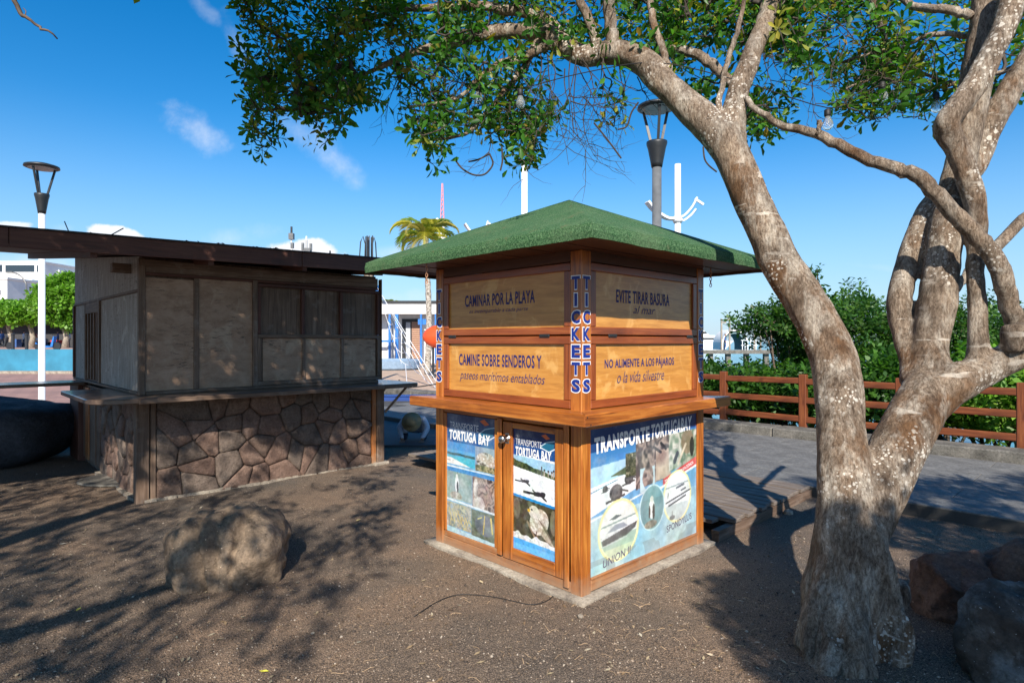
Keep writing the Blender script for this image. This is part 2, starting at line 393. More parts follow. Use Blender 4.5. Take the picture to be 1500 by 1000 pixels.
GREEN = [((.040, .135, .016), .34), ((.070, .20, .024), .29), ((.022, .080, .014), .18), ((.14, .27, .03), .10), ((.48, .42, .06), .07), ((.42, .19, .03), .02)]
BRIGHT = [((.09, .22, .025), .35), ((.16, .33, .035), .3), ((.045, .12, .02), .2), ((.28, .42, .07), .15)]
def leafcloud(name, pts, variants, parent, palette=GREEN, scale=(.8, 1.25), tilt=1.1, mat=None, **k):
    n = len(pts); pts = np.asarray(pts); Rm = rotmats(n, tilt); sc = rng.uniform(*scale, n); which = rng.integers(0, len(variants), n)
    cols = np.array([p[0] for p in palette]); pr = np.array([p[1] for p in palette]); pr = pr/pr.sum()
    VV, LL, LT, CC = [], [], [], []; off = 0
    for w, (v, f, lix) in enumerate(variants):
        idx = np.where(which == w)[0]
        if not len(idx): continue
        P_ = np.einsum('nij,vj->nvi', Rm[idx], v)*sc[idx][:, None, None]+pts[idx][:, None, :]
        nf = len(f[0]); fa = np.array(f)
        F_ = (fa[None]+(np.arange(len(idx))*len(v))[:, None, None]+off)
        base = cols[rng.choice(len(cols), (len(idx), lix.max()+2), p=pr)]
        mixb = cols[rng.choice(len(cols), (len(idx), 1), p=pr)]
        c = .55*base+.45*mixb; c = c*rng.uniform(.75, 1.25, c.shape[:2])[..., None]
        c[:, -1] = (.10, .09, .03); CC.append(c[:, lix].reshape(-1, 3))
        VV.append(P_.reshape(-1, 3)); LL.append(F_.reshape(-1)); LT.append(np.full(F_.shape[0]*F_.shape[1], nf)); off += P_.shape[0]*P_.shape[1]
    V_ = np.concatenate(VV); L_ = np.concatenate(LL); T_ = np.concatenate(LT); c_ = np.concatenate(CC)
    me = bpy.data.meshes.new(name); me.vertices.add(len(V_)); me.vertices.foreach_set('co', V_.astype('f').ravel())
    me.loops.add(len(L_)); me.loops.foreach_set('vertex_index', L_.astype('i'))
    me.polygons.add(len(T_)); st = np.concatenate([[0], np.cumsum(T_)[:-1]]); me.polygons.foreach_set('loop_start', st.astype('i')); me.polygons.foreach_set('loop_total', T_.astype('i'))
    me.update(calc_edges=True)
    at = me.color_attributes.new('tint', 'FLOAT_COLOR', 'POINT'); at.data.foreach_set('color', np.hstack([c_, np.ones((len(c_), 1))]).astype('f').ravel())
    me.materials.append(mat or M_leaf)
    o = bpy.data.objects.new(name, me); C.objects.link(o)
    if parent: o.parent = parent
    return tag(o, **k)
rs_ = np.random.default_rng(3)
SPR = [spray(random.choice((8, 9, 11)), .13, 0, rs_, .062, .42) for _ in range(7)]
SPRC = [spray(9, .16, 0, rs_, .085, .5, True) for _ in range(5)]
SPRH = [spray(9, .16, 0, rs_, .09, .5, True) for _ in range(5)]

def grow(nodes, radii0, targets, mat, name, parent, rmin=.0035, jit=.03, n=5, expo=2.4, droop=0., maxstep=.28, kr=.0032, **k):
    """Prim-like growth: each target joins the nearest existing node; radius from the number of tips carried."""
    nodes = [np.array(p) for p in nodes]; base = len(nodes)
    T = [np.array(t) for t in targets]; NA = np.array(nodes); 
    TA = np.array(T); best = np.full(len(TA), 1e9); arg = np.zeros(len(TA), int)
    for i in range(0, len(TA)):
        dd = np.linalg.norm(NA-TA[i], axis=1); arg[i] = dd.argmin(); best[i] = dd.min()
    done = np.zeros(len(TA), bool); par = {}; edges = []
    for _ in range(len(TA)):
        i = int(np.where(done, 1e9, best).argmin()); done[i] = True
        a, b = nodes[arg[i]], TA[i]; d = np.linalg.norm(b-a); m = max(1, int(d/maxstep)); prev = int(arg[i]); new = []
        for s in range(1, m+1):
            t = s/m; p = a+(b-a)*t
            if s < m: p = p+rng.normal(size=3)*jit*min(1, d*2)+np.array([0, 0, droop*math.sin(t*math.pi)])
            nodes.append(p); par[len(nodes)-1] = prev; edges.append((prev, len(nodes)-1)); prev = len(nodes)-1; new.append(p)
        for j, p in enumerate(new):
            dd = np.linalg.norm(TA-p, axis=1); up = (dd < best) & ~done
            best[up] = dd[up]; arg[up] = len(nodes)-len(new)+j
    cnt = np.zeros(len(nodes)); 
    for i in range(len(nodes)-1, base-1, -1):
        cnt[i] += 1 if cnt[i] == 0 else 0
        if par[i] >= base: cnt[par[i]] += cnt[i]
    mb = MB()
    for a, b in edges:
        ra = rb = max(rmin, kr*cnt[b]**(1/expo))
        if a >= base: ra = max(rmin, kr*cnt[a]**(1/expo)); ra = min(ra, rb*1.5)
        pa, pb = nodes[a], nodes[b]
        if np.linalg.norm(pa-pb) < 1e-4: continue
        mid = (pa+pb)/2+rng.normal(size=3)*jit*.35
        mb.tube([pa, mid, pb], [ra, (ra+rb)/2, rb], n, cap=False)
    return mb.build(name, mat, parent, smooth=True, **k)

# ================================================================== GROUND, SEA, PAVING
KA = math.atan2(.69, .72)                       # direction of the promenade / kiosk fronts
UR = Vector((math.cos(KA), math.sin(KA), 0)); UL = Vector((-math.sin(KA), math.cos(KA), 0))
KN = Vector((.416, 3.62, 0))                    # near corner of the ticket kiosk
def K(a, b, z=0): return KN+UL*a+UR*b+Vector((0, 0, z))   # promenade grid: a along UL, b along UR
def sheet(name, pts, mat, z=0, depth=None, **k):
    v = [(p[0], p[1], z) for p in pts]; n = len(v); f = [tuple(range(n))]
    if depth:
        v += [(p[0], p[1], z-depth) for p in pts]; f += [(i, i+n, (i+1) % n+n, (i+1) % n) for i in range(n)]
    return mo(name, v, f, mat, **k)
GP = [(-900, -60), (60, -60), (47, -34), tuple(K(-9, 8.4))[:2], tuple(K(0, 8.6))[:2], tuple(K(6, 8.3))[:2], (1.2, 15.5), (6.5, 60), (120, 900), (-900, 900)]
# near ground: a gently uneven patch laid into the big sheet
def gz(x, y):
    return .018*mnoise.noise(Vector((x*.9, y*.9, 0)))+.010*mnoise.noise(Vector((x*3, y*3, 5)))+.004*mnoise.noise(Vector((x*11, y*11, 9)))
sheet('ground', GP, M_ground, z=-.035, depth=2.2, kind='structure')
gx0, gx1, gy0, gy1, gs = -7.5, 5.2, 1.2, 11.0, .045
nx, ny = int((gx1-gx0)/gs), int((gy1-gy0)/gs)
gv = [(gx0+i*gs, gy0+j*gs, gz(gx0+i*gs, gy0+j*gs)) for j in range(ny+1) for i in range(nx+1)]
def on_deck(x, y):
    q = Vector((x, y, 0))-KN; return q.dot(UR) > 3.50 or (q.dot(UR) > 1.62 and q.dot(UL) > 0)
gf = []
for j in range(ny):
    for i in range(nx):
        x, y = gx0+(i+.5)*gs, gy0+(j+.5)*gs
        if not ((Vector((x, y, 0))-KN).dot(UR) > 3.75): gf.append((j*(nx+1)+i, j*(nx+1)+i+1, (j+1)*(nx+1)+i+1, (j+1)*(nx+1)+i))
mo('bare_earth', gv, gf, M_ground, smooth=True, kind='structure')
# gravel and stony grit, thicker close to the camera
def ground_pts(n, y0=2.2, y1=8.5, pw=2.):
    u = rng.random(n*3); y = (y0**(1-pw)+u*(y1**(1-pw)-y0**(1-pw)))**(1/(1-pw)); x = (rng.random(n*3)*2-1)*y*.9
    q = np.stack([x-KN.x, y-KN.y], 1); b = q@np.array([UR.x, UR.y]); a = q@np.array([UL.x, UL.y])
    ok = ~((b > 3.45) | ((b > 1.55) & (a > -.02)) | ((a > -.03) & (b > -.03) & (a < 1.5) & (b < 1.55)))
    q2 = np.stack([x+3.595, y-5.857], 1); s = q2@np.array([.716, .698]); t = q2@np.array([-.698, .716])
    ok &= ~((s > -.05) & (t > -.02) & (s < 2.8))
    return x[ok][:n], y[ok][:n]
oct_v = np.array([(1,0,0),(0,1,0),(-1,0,0),(0,-1,0),(0,0,1),(0,0,-.6)]); oct_f = np.array([(0,1,4),(1,2,4),(2,3,4),(3,0,4),(1,0,5),(2,1,5),(3,2,5),(0,3,5)])
def pebbles(name, n, smin, smax, mats, y1=8.5, pw=2., **k):
    x, y = ground_pts(n, y1=y1, pw=pw); n = len(x); sz = smin*(smax/smin)**(rng.random(n)**2.2)
    z = np.array([gz(a, b) for a, b in zip(x, y)])+sz*.12
    Rm = rotmats(n, .5); S3 = rng.uniform(.6, 1.15, (n, 1, 3))*sz[:, None, None]; S3[..., 2] *= .7
    vv = np.einsum('nij,nvj->nvi', Rm, oct_v[None]*S3*rng.uniform(.8, 1.2, (n, 6, 1)))+np.stack([x, y, z], 1)[:, None, :]
    ff = oct_f[None]+np.arange(n)[:, None, None]*6
    me = bpy.data.meshes.new(name); me.vertices.add(n*6); me.vertices.foreach_set('co', vv.astype('f').ravel())
    me.loops.add(n*24); me.loops.foreach_set('vertex_index', ff.astype('i').ravel()); me.polygons.add(n*8)
    me.polygons.foreach_set('loop_start', (np.arange(n*8)*3).astype('i')); me.polygons.foreach_set('loop_total', np.full(n*8, 3, 'i'))
    me.polygons.foreach_set('material_index', np.repeat(rng.choice(len(mats), n, p=np.array([m[1] for m in mats])), 8).astype('i')); me.update(calc_edges=True)
    for m, _ in mats: me.materials.append(m)
    o = bpy.data.objects.new(name, me); C.objects.link(o); return tag(o, kind='stuff', **k)
gm = [(plain('grit_dark', (.06, .045, .036), .9, .3, 3), .40), (plain('grit_brown', (.15, .105, .07), .9, .3, 3), .33), (plain('grit_tan', (.29, .22, .165), .9, .25, 3), .20), (plain('grit_pale', (.42, .35, .28), .9, .2, 3), .07)]
pebbles('gravel', 62000, .0022, .0085, gm)
pebbles('pebbles', 900, .006, .017, [gm[0], gm[1], gm[2], (gm[3][0], .07)], y1=9)
# dry curled stems and needles lying about
mb = MB()
def litter(cx, cy, n, sprd, L=(.03, .13)):
    for _ in range(n):
        x, y = cx+random.gauss(0, sprd), cy+random.gauss(0, sprd*.8); a = random.random()*6.28; l = random.uniform(*L); k = random.gauss(0, 16); pts = []
        if Vector((x-.43, y-4.645, 0)).length < .75 and True:
            q = Vector((x, y, 0))-KN
            if q.dot(UR) > -.05 and q.dot(UL) > -.05: continue
        for i in range(6):
            pts.append((x, y, gz(x, y)+.006+.004*math.sin(i))); x += math.cos(a)*l/5; y += math.sin(a)*l/5; a += k*l/5
        mb.tube(pts, .0009+random.random()*.0008, 3, False)
litter(.55, 3.35, 60, .40, (.02, .08)); litter(-.7, 2.95, 22, .5, (.02, .07)); litter(1.3, 3.1, 40, .5, (.02, .08)); litter(-1.8, 3.6, 25, .7, (.02, .06)); litter(.3, 2.8, 30, .8, (.02, .07)); litter(2.4, 3.9, 30, .6, (.02, .07)); litter(-.2, 3.9, 20, .6, (.02, .06))
mb.build('dry_stems', plain('dry_stem', (.44, .30, .18), .8, .25, 20), kind='stuff')

sea_m = NT('sea_water')
w = sea_m.noise(1., sea_m.map((.35, 1.4, 1)), 5, .6)
col = sea_m.ramp(sea_m.noise(.03, None, 4), [(.35, (.02, .17, .22)), (.65, (.05, .30, .34))])
sea_m.done(col, .16, sea_m.bump(w, .5, .12))
mo('sea', [(-20, 4, -.95), (2500, -1500, -.95), (2500, 3000, -.95), (-20, 3000, -.95)], [(0, 1, 2, 3)], sea_m.m, kind='structure')

# ---- boardwalk: boards as parts, running along UL, laid side by side along UR
deck = empty('boardwalk', (0, 0, 0), kind='structure')
bw = .128
nb_ = 15
for i in range(nb_):
    b0 = 1.60+i*bw; jag = (.0 if i > 1 else .10*(2-i))+random.uniform(-.018, .018)
    v = [K(jag-.03, b0+.006), K(4.2, b0+.006), K(4.2, b0+bw-.009), K(jag-.03, b0+bw-.009)]
    zt = .115+random.uniform(-.004, .004)
    vv = [(p.x, p.y, zt-.032) for p in v]+[(p.x, p.y, zt) for p in v]
    me = MB(); 
    # built flat in world axes: grain follows the local x axis of the board
    o = MB().box(0, 4.2-jag+.03, 0, bw-.015, 0, .032).build('board', M_deck['x'], deck); o.location = K(jag-.03, b0+bw-.009, zt-.032); o.rotation_euler = (0, 0, KA+math.pi/2)
    o.rotation_euler[2] = math.atan2(UL.y, UL.x); bevel(o, .004)
    for t in (0.0,):
        pass
for (a0, zz) in ((.02, 0), (1.4, 0), (2.8, 0)):
    o = MB().box(0, .06, 0, nb_*bw-.02, -.02, .078).build('joist', M_grey['y'], deck); o.location = K(a0+.06, 1.61, 0); o.rotation_euler = (0, 0, KA+math.pi/2-math.pi/2-0)
    o.rotation_euler[2] = math.atan2(UR.y, UR.x)-math.pi/2; o.location = K(a0, 1.61, 0)

# ---- paved promenade: slabs as parts
path = empty('promenade', (0, 0, 0), kind='structure')
b_lo, b_hi = 1.60+nb_*bw+.004, 6.42
L = 1.2; rowsb = 6; wB = (b_hi-b_lo)/rowsb
bed = MB().box(0, 26, 0, b_hi-b_lo, -.3, .098).build('bedding', M_joint, path); bed.location = K(-9, b_lo, 0); bed.rotation_euler = (0, 0, math.atan2(UL.y, UL.x)); 
bed.location = K(-9, b_hi, 0)
proto = None
for r in range(rowsb):
    for i in range(21):
        a = -8.9+i*L+(r % 2)*L*.5
        if a > 9 or a < -8.9: continue
        if proto is None:
            o = box('paving_slab', .003, L-.003, .003, wB-.003, 0, .03, M_pave, path, bv=.003)
            proto = o
        else: o = inst(proto, 'paving_slab', path)
        o.location = K(a, b_lo+(r+1)*wB, .081+random.uniform(-.0012, .0012)); o.rotation_euler = (0, 0, math.atan2(UL.y, UL.x))
# ---- kerb: blocks with joints
kerb = empty('kerb', (0, 0, 0), kind='structure')
KL = 1.6; kp = None
for i in range(15):
    if kp is None:
        kp = box('kerb_block', .004, KL-.004, 0, .42, -.2, .245, M_kerb, kerb, bv=.018)
        bm = bmesh.new(); bm.from_mesh(kp.data); bmesh.ops.subdivide_edges(bm, edges=[e for e in bm.edges if e.calc_length() > .3], cuts=9, use_grid_fill=True)
        for v in bm.verts: v.co += Vector((0, 1, 1))*.010*mnoise.noise(v.co*4)
        bm.to_mesh(kp.data); bm.free(); o = kp
    else: o = inst(kp, 'kerb_block', kerb)
    o.location = K(-9.6+i*KL, b_hi+.42, random.uniform(-.006, .006)); o.rotation_euler = (0, 0, math.atan2(UL.y, UL.x))

# ---- plaza far left, sand in the middle
def paver_mat():
    q = NT('plaza_brick'); br = q.n('ShaderNodeTexBrick', {'Vector': q.tc.outputs['Object'], 'Color1': (.36, .21, .17, 1), 'Color2': (.29, .17, .14, 1), 'Mortar': (.16, .10, .085, 1), 'Scale': 1.0, 'Mortar Size': .022, 'Brick Width': .6, 'Row Height': .42})
    c = q.mix(1., br.outputs[0], q.ramp(q.noise(.5, None, 5), [(.3, (.85, .85, .85)), (.7, (1.25, 1.2, 1.15))]), 'MULTIPLY')
    return q.done(c, .8)
M_plaza = paver_mat()
sheet('plaza_paving', [(-60, 13.9), (-7.2, 13.9), (-6, 22), (-8, 30), (-60, 30)], M_plaza, z=-.028, kind='structure')
sheet('asphalt', [(-7.1, 8.9), (1.0, 8.9), (.9, 14.75), (-7.1, 14.75)], plain('worn_asphalt', (.075, .08, .085), .85, .2, 1.5, .3), z=.032, depth=.06, kind='structure')
sheet('playground_sand', [(-7, 14.9), (1.0, 14.9), (4.5, 46), (-12, 46), (-8, 30), (-6, 22)], M_sand, z=-.02, kind='structure')
sheet('upper_plaza', [(-180, 30.3), (-13, 30.3), (-13, 210), (-180, 210)], plain('pinkish_paving', (.38, .24, .19), .9, .2, .4), z=.95, depth=1.2, kind='structure')

# ================================================================== POSTER PAINTING
class Cv:
    def __init__(s, w, h, res):
        s.w, s.h = w, h; s.nx, s.ny = max(2, int(w/res)), max(2, int(h/res)); s.a = np.ones((s.ny, s.nx, 3))
        yy, xx = np.mgrid[0:s.ny, 0:s.nx]; s.X = xx/(s.nx-1); s.Y = yy/(s.ny-1)      # Y down
    def vn(s, k, seed=0):
        r = np.random.default_rng(seed); ky = max(2, int(k*s.h/s.w)); g = r.random((ky+2, k+2)); fx = s.X*k; fy = s.Y*ky
        ix = fx.astype(int); iy = fy.astype(int); tx = fx-ix; ty = fy-iy; tx = tx*tx*(3-2*tx); ty = ty*ty*(3-2*ty)
        return (g[iy, ix]*(1-tx)+g[iy, ix+1]*tx)*(1-ty)+(g[iy+1, ix]*(1-tx)+g[iy+1, ix+1]*tx)*ty
    def fill(s, m, c, al=1.):
        m = np.clip(m.astype(float)*al, 0, 1)[..., None]; s.a = s.a*(1-m)+np.asarray(c, float)*m
    def poly(s, pts, c, al=1.):
        m = np.zeros_like(s.X, bool); n = len(pts)
        for i in range(n):
            x0, y0 = pts[i]; x1, y1 = pts[(i+1) % n]
            cnd = ((y0 > s.Y) != (y1 > s.Y)); m ^= cnd & (s.X < (x1-x0)*(s.Y-y0)/((y1-y0) or 1e-9)+x0)
        if c is not None: s.fill(m, c, al)
        return m
    def ell(s, cx, cy, rx, ry, c=None, al=1., rot=0):
        dx, dy = (s.X-cx)*s.w, (s.Y-cy)*s.h; ca, sa = math.cos(rot), math.sin(rot)
        m = ((dx*ca+dy*sa)/(rx*s.w))**2+((-dx*sa+dy*ca)/(ry*s.h))**2 < 1
        if c is not None: s.fill(m, c, al)
        return m
    def line(s, x0, y0, x1, y1, wd, c):
        dx, dy = (x1-x0)*s.w, (y1-y0)*s.h; L2 = dx*dx+dy*dy; px, py = (s.X-x0)*s.w, (s.Y-y0)*s.h
        t = np.clip((px*dx+py*dy)/L2, 0, 1); s.fill((px-t*dx)**2+(py-t*dy)**2 < wd*wd, c)
    def tex(s, m, cols, k, seed):
        n = .5*s.vn(k, seed)+.3*s.vn(k*2, seed+1)+.2*s.vn(k*4, seed+2); q = np.clip((n-.25)/.5, 0, .999)*(len(cols)-1)
        i = q.astype(int); t = (q-i)[..., None]; cc = np.array(cols, float); s.fill(np.ones_like(s.X)*0, (0, 0, 0)); col = cc[i]*(1-t)+cc[np.minimum(i+1, len(cols)-1)]*t
        mm = m.astype(float)[..., None]; s.a = s.a*(1-mm)+col*mm
    def mesh(s, name, fn, parent, mat, **k):     # fn(u, v) -> local point; v up
        v = [fn(i/(s.nx-1), 1-j/(s.ny-1)) for j in range(s.ny) for i in range(s.nx)]
        f = [(j*s.nx+i, (j+1)*s.nx+i, (j+1)*s.nx+i+1, j*s.nx+i+1) for j in range(s.ny-1) for i in range(s.nx-1)]
        o = mo(name, v, f, mat, parent, **k); a = np.clip(s.a, 0, 1); lin = np.where(a <= .04045, a/12.92, ((a+.055)/1.055)**2.4)*.88
        at = o.data.color_attributes.new('tint', 'FLOAT_COLOR', 'POINT'); at.data.foreach_set('color', np.dstack([lin, np.ones((s.ny, s.nx))]).astype('f').ravel()); return o
def printmat():
    q = NT('printed_vinyl'); a = q.n('ShaderNodeAttribute', attribute_name='tint').outputs['Color']
    w = q.mask(q.noise(7, None, 7, .7), .52, .72); c = q.mix(q.math('MULTIPLY', w, .22), a, (.62, .66, .66))
    return q.done(c, .30, q.bump(q.noise(5, None, 3), .25, .006), .6)
M_print = printmat()
def fading(c, k=.10, seed=0):
    a = c.a; c.a = (a*2+np.roll(a, 1, 0)+np.roll(a, -1, 0)+np.roll(a, 1, 1)+np.roll(a, -1, 1))/6; c.a[0] = a[0]; c.a[-1] = a[-1]; c.a[:, 0] = a[:, 0]; c.a[:, -1] = a[:, -1]
    r = np.random.default_rng(seed+900); body = (c.Y > .2)[..., None]
    g = (.5*c.vn(24, seed+3)+.3*c.vn(60, seed+4)+.2*r.random(c.X.shape)-.5)[..., None]; c.a = c.a*(1+body*.34*g)
    c.a = c.a+body*.05*(np.dstack([c.vn(9, seed+5), c.vn(11, seed+6), c.vn(8, seed+7)])-.5)
    n = c.vn(6, seed); c.a = c.a*(1-k*n[..., None])+np.array((.75, .8, .82))*k*n[..., None]

def text(name, body, x, y, w, h, fn, mat, parent, bold=0., shear=0., off=0., **k):
    """flat lettering; (x, y) lower left, w by h metres, placed by fn(x, y, lift)"""
    cu = bpy.data.curves.new(name, 'FONT'); cu.body = body; cu.offset = bold; cu.shear = shear; cu.resolution_u = 3; cu.space_character = 1.0+bold*3
    t = bpy.data.objects.new(name, cu); C.objects.link(t); me = evalmesh(t); bpy.data.objects.remove(t); bpy.data.curves.remove(cu)
    co_ = np.empty(len(me.vertices)*3, 'f'); me.vertices.foreach_get('co', co_); co_ = co_.reshape(-1, 3)
    mn, mx_ = co_.min(0), co_.max(0); sx_, sy_ = w/(mx_[0]-mn[0]), h/(mx_[1]-mn[1])
    vs = [fn(x+(p[0]-mn[0])*sx_, y+(p[1]-mn[1])*sy_, off) for p in co_]
    fs = [tuple(p.vertices) for p in me.polygons]; bpy.data.meshes.remove(me)
    return mo(name, vs, fs, mat, parent, **k)

# ================================================================== TICKET KIOSK
kc = K(.725, .725)
kio = empty('ticket_kiosk', kc, KA, label='small varnished wooden ticket kiosk with green felt hip roof, lettered shutters and tour posters', cat='kiosk')
H = .725
# frames of reference: right face (normal -y, c runs +x), left face (normal -x, c runs from near corner +y)
def RF(c, z, o=0.): return (-H+c, -H-o, z)
def LF(c, z, o=0.): return (-H-o, -H+c, z)
def fbox(face, name, c0, c1, z0, z1, o0, o1, mat, bv=.004, **k):
    if face == 'R': return box(name, -H+c0, -H+c1, -H-o1, -H-o0, z0, z1, mat, kio, bv, **k)
    return box(name, -H-o1, -H-o0, -H+c0, -H+c1, z0, z1, mat, kio, bv, **k)
# concrete pad with a rough edge
o = MB().box(-.79, .80, -.79, .79, -.12, .022).build('concrete_base', M_conc, kio)
bm = bmesh.new(); bm.from_mesh(o.data); bmesh.ops.subdivide_edges(bm, edges=bm.edges[:], cuts=16, use_grid_fill=True)
for v in bm.verts:
    n = mnoise.noise(v.co*5); s = 1+.018*n+.012*mnoise.noise(v.co*17); v.co.x *= s; v.co.y *= s; v.co.z += .006*mnoise.noise(v.co*9+Vector((3, 3, 3)))
bm.to_mesh(o.data); bm.free(); o.data.shade_smooth()
# inner carcass panels behind the visible faces (back sides too)
box('back_panel', H-.02, H-.002, -H+.09, H-.09, .02, 2.05, M_varw['z'], kio, 0)
box('side_panel', -H+.09, H-.09, H-.02, H-.002, .02, 2.05, M_varw['z'], kio, 0)
for (x, y) in ((-1, -1), (1, -1), (-1, 1), (1, 1)):
    x0 = -H if x < 0 else H-.09; y0 = -H if y < 0 else H-.09
    box('corner_post', x0, x0+.09, y0, y0+.09, .012, 2.10, M_var['z'], kio, .005)
# thin cover board on the near corner, left of the corner post
fbox('L', 'cover_strip', .092, .135, .05, 1.055, .001, .016, M_var, .005)
# header boards
for f in 'RL':
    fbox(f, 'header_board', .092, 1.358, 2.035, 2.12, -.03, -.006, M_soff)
    # upper shutter and lower shutter
    for nm, z0, z1 in (('upper_shutter', 1.592, 2.03), ('lower_shutter', 1.14, 1.583)):
        p = fbox(f, nm, .10, 1.35, z0+.02, z1-.02, -.035, -.022, M_ply, 0)
        tb = .05 if nm == 'lower_shutter' else .048
        def fr(c0, c1, a, b, o1=-.003):
            x = fbox(f, 'shutter_frame', c0, c1, a, b, -.021, o1, M_red, .003); x.parent = p; return x
        fr(.094, 1.356, z0, z0+tb); fr(.094, 1.356, z1-tb, z1)
        fr(.094, .094+.052, z0+tb+.0015, z1-tb-.0015, -.005); fr(1.356-.052, 1.356, z0+tb+.0015, z1-tb-.0015, -.005)
    for c in (.26, 1.20):
        fbox(f, 'hinge', c, c+.085, 1.578, 1.597, -.002, .006, M_dark, .002)
def lab(face, up, dn, z, zs, c0, c1, s0, s1, hh, hs_):
    # text reads left to right as seen from outside
    if face == 'R': fn = lambda x, y, o: RF(x, y, -.0205+.0); 
    else: fn = lambda x, y, o: LF(1.45-x, y, -.0205)
    text('lettering', up, c0, z, c1-c0, hh, fn, M_textb, kio, bold=.022, label='dark blue capitals reading '+up)
    text('lettering', dn, s0, zs, s1-s0, hs_, fn, M_textb, kio, bold=-.004, shear=.35, label='dark blue script reading '+dn)
lab('L', 'CAMINE SOBRE SENDEROS Y', 'paseos marítimos entablados', 1.375, 1.255, .26, 1.10, .27, 1.13, .085, .082)
lab('L', 'CAMINAR POR LA PLAYA', 'es incomparable a cada parte', 1.80, 1.745, .33, 1.04, .38, .98, .085, .035)
lab('R', 'NO ALIMENTE A LOS PÁJAROS', 'o la vida silvestre', 1.365, 1.28, .25, 1.06, .38, .93, .085, .075)
lab('R', 'EVITE TIRAR BASURA', 'al mar', 1.80, 1.735, .37, 1.00, .56, .82, .085, .055)
# TICKETS down the posts: letters one by one, white edge behind blue
zs = 1.865
def tick(fn, cc, wd):
    for i, ch in enumerate('TICKETS'):
        z = 1.865-i*.1035; w = wd*(.34 if ch == 'I' else 1)
        a = text('letter', ch, cc-w/2, z, w, .078, lambda x, y, o: fn(x, y, .0015), M_tick, kio, bold=.045, label='blue letter %s with white edge' % ch)
        b = text('letter_edge', ch, cc-w/2-.006, z-.006, w+.012, .090, lambda x, y, o: fn(x, y, .0008), M_tw, kio, bold=.055); b.parent = a
tick(lambda x, y, o: LF(.09-x, y, o), .045, .066); tick(lambda x, y, o: RF(x, y, o), .045, .066)
tick(lambda x, y, o: LF(1.45-x, y, o), .045, .062); tick(lambda x, y, o: RF(1.36+x, y, o), .045, .062)
# counter shelf: four mitred boards, two seen
OV = .145
def shelf(pts):
    v = [(x, y, 1.062) for x, y in pts]+[(x, y, 1.135) for x, y in pts]
    return v, [(3, 2, 1, 0), (4, 5, 6, 7), (0, 1, 5, 4), (1, 2, 6, 5), (2, 3, 7, 6), (3, 0, 4, 7)]
e = H+OV
for pts, ax in (([(-e+.0, -e), (e, -e), (H+.01, -H+.03), (-H-.0+.03, -H+.03)], 'x'), ([(-e, e), (-e, -e+.001), (-H+.029, -H+.031), (-H+.029, H)], 'y')):
    v, f = shelf(pts); bevel(mo('counter_board', v, f, M_var[ax], kio), .006)
for c in (.05,):
    for q in (-.0,):
        for cc in (.02, .05):
            mo_ = MB().lathe([(.004, 0), (.004, .002), (.001, .003)], 8).build('screw', M_dark, kio); mo_.rotation_euler = (R(90), 0, 0); mo_.location = (-e+cc, -e-.001, 1.075 if cc > .03 else 1.12)
# lower right face: rails, poster
fbox('R', 'bottom_rail', .092, 1.358, .03, .098, -.02, -.002, M_varw); fbox('R', 'bead', .092, 1.358, .098, .112, -.02, .004, M_varw['x'], .003)
fbox('R', 'top_rail', .092, 1.358, 1.012, 1.061, -.02, -.004, M_var)
# lower left face: base board, door frames
fbox('L', 'base_board', .092, 1.358, .022, .085, -.02, -.003, M_varw)
fbox('L', 'top_rail', .137, 1.358, 1.015, 1.061, -.02, -.008, M_var)
fbox('L', 'cover_strip', .690, .735, .10, 1.03, .001, .018, M_var, .005)
fbox('L', 'rail', .752, 1.342, .087, .125, -.02, -.003, M_varw); fbox('L', 'stile', 1.325, 1.358, .127, 1.012, -.02, -.005, M_var); fbox('L', 'stile', .737, .785, .127, 1.012, -.02, -.005, M_var)
door = fbox('L', 'door', .150, .685, .09, 1.010, -.016, -.010, M_var['z'], 0)
for args in ((.145, .213, .09, 1.010), (.597, .686, .09, 1.010)):
    x = fbox('L', 'door_stile', *args, -.010, .006, M_var, .004); x.parent = door
for args in ((.2145, .5955, .09, .172), (.2145, .5955, .972, 1.010)):
    x = fbox('L', 'door_rail', *args, -.010, .005, M_var, .004); x.parent = door
kn = MB().lathe([(.026, 0), (.026, .004), (.011, .008), (.010, .026), (.022, .034), (.027, .048), (.024, .062), (.012, .067)], 20).build('door_knob', M_steel, kio, smooth=True)
kn.rotation_euler = (0, R(-90), 0); kn.location = (-H-.006, -H+.640, .90)
pl_ = fbox('L', 'knob_plate', .622, .658, .865, .935, .0062, .009, M_steel, .002)
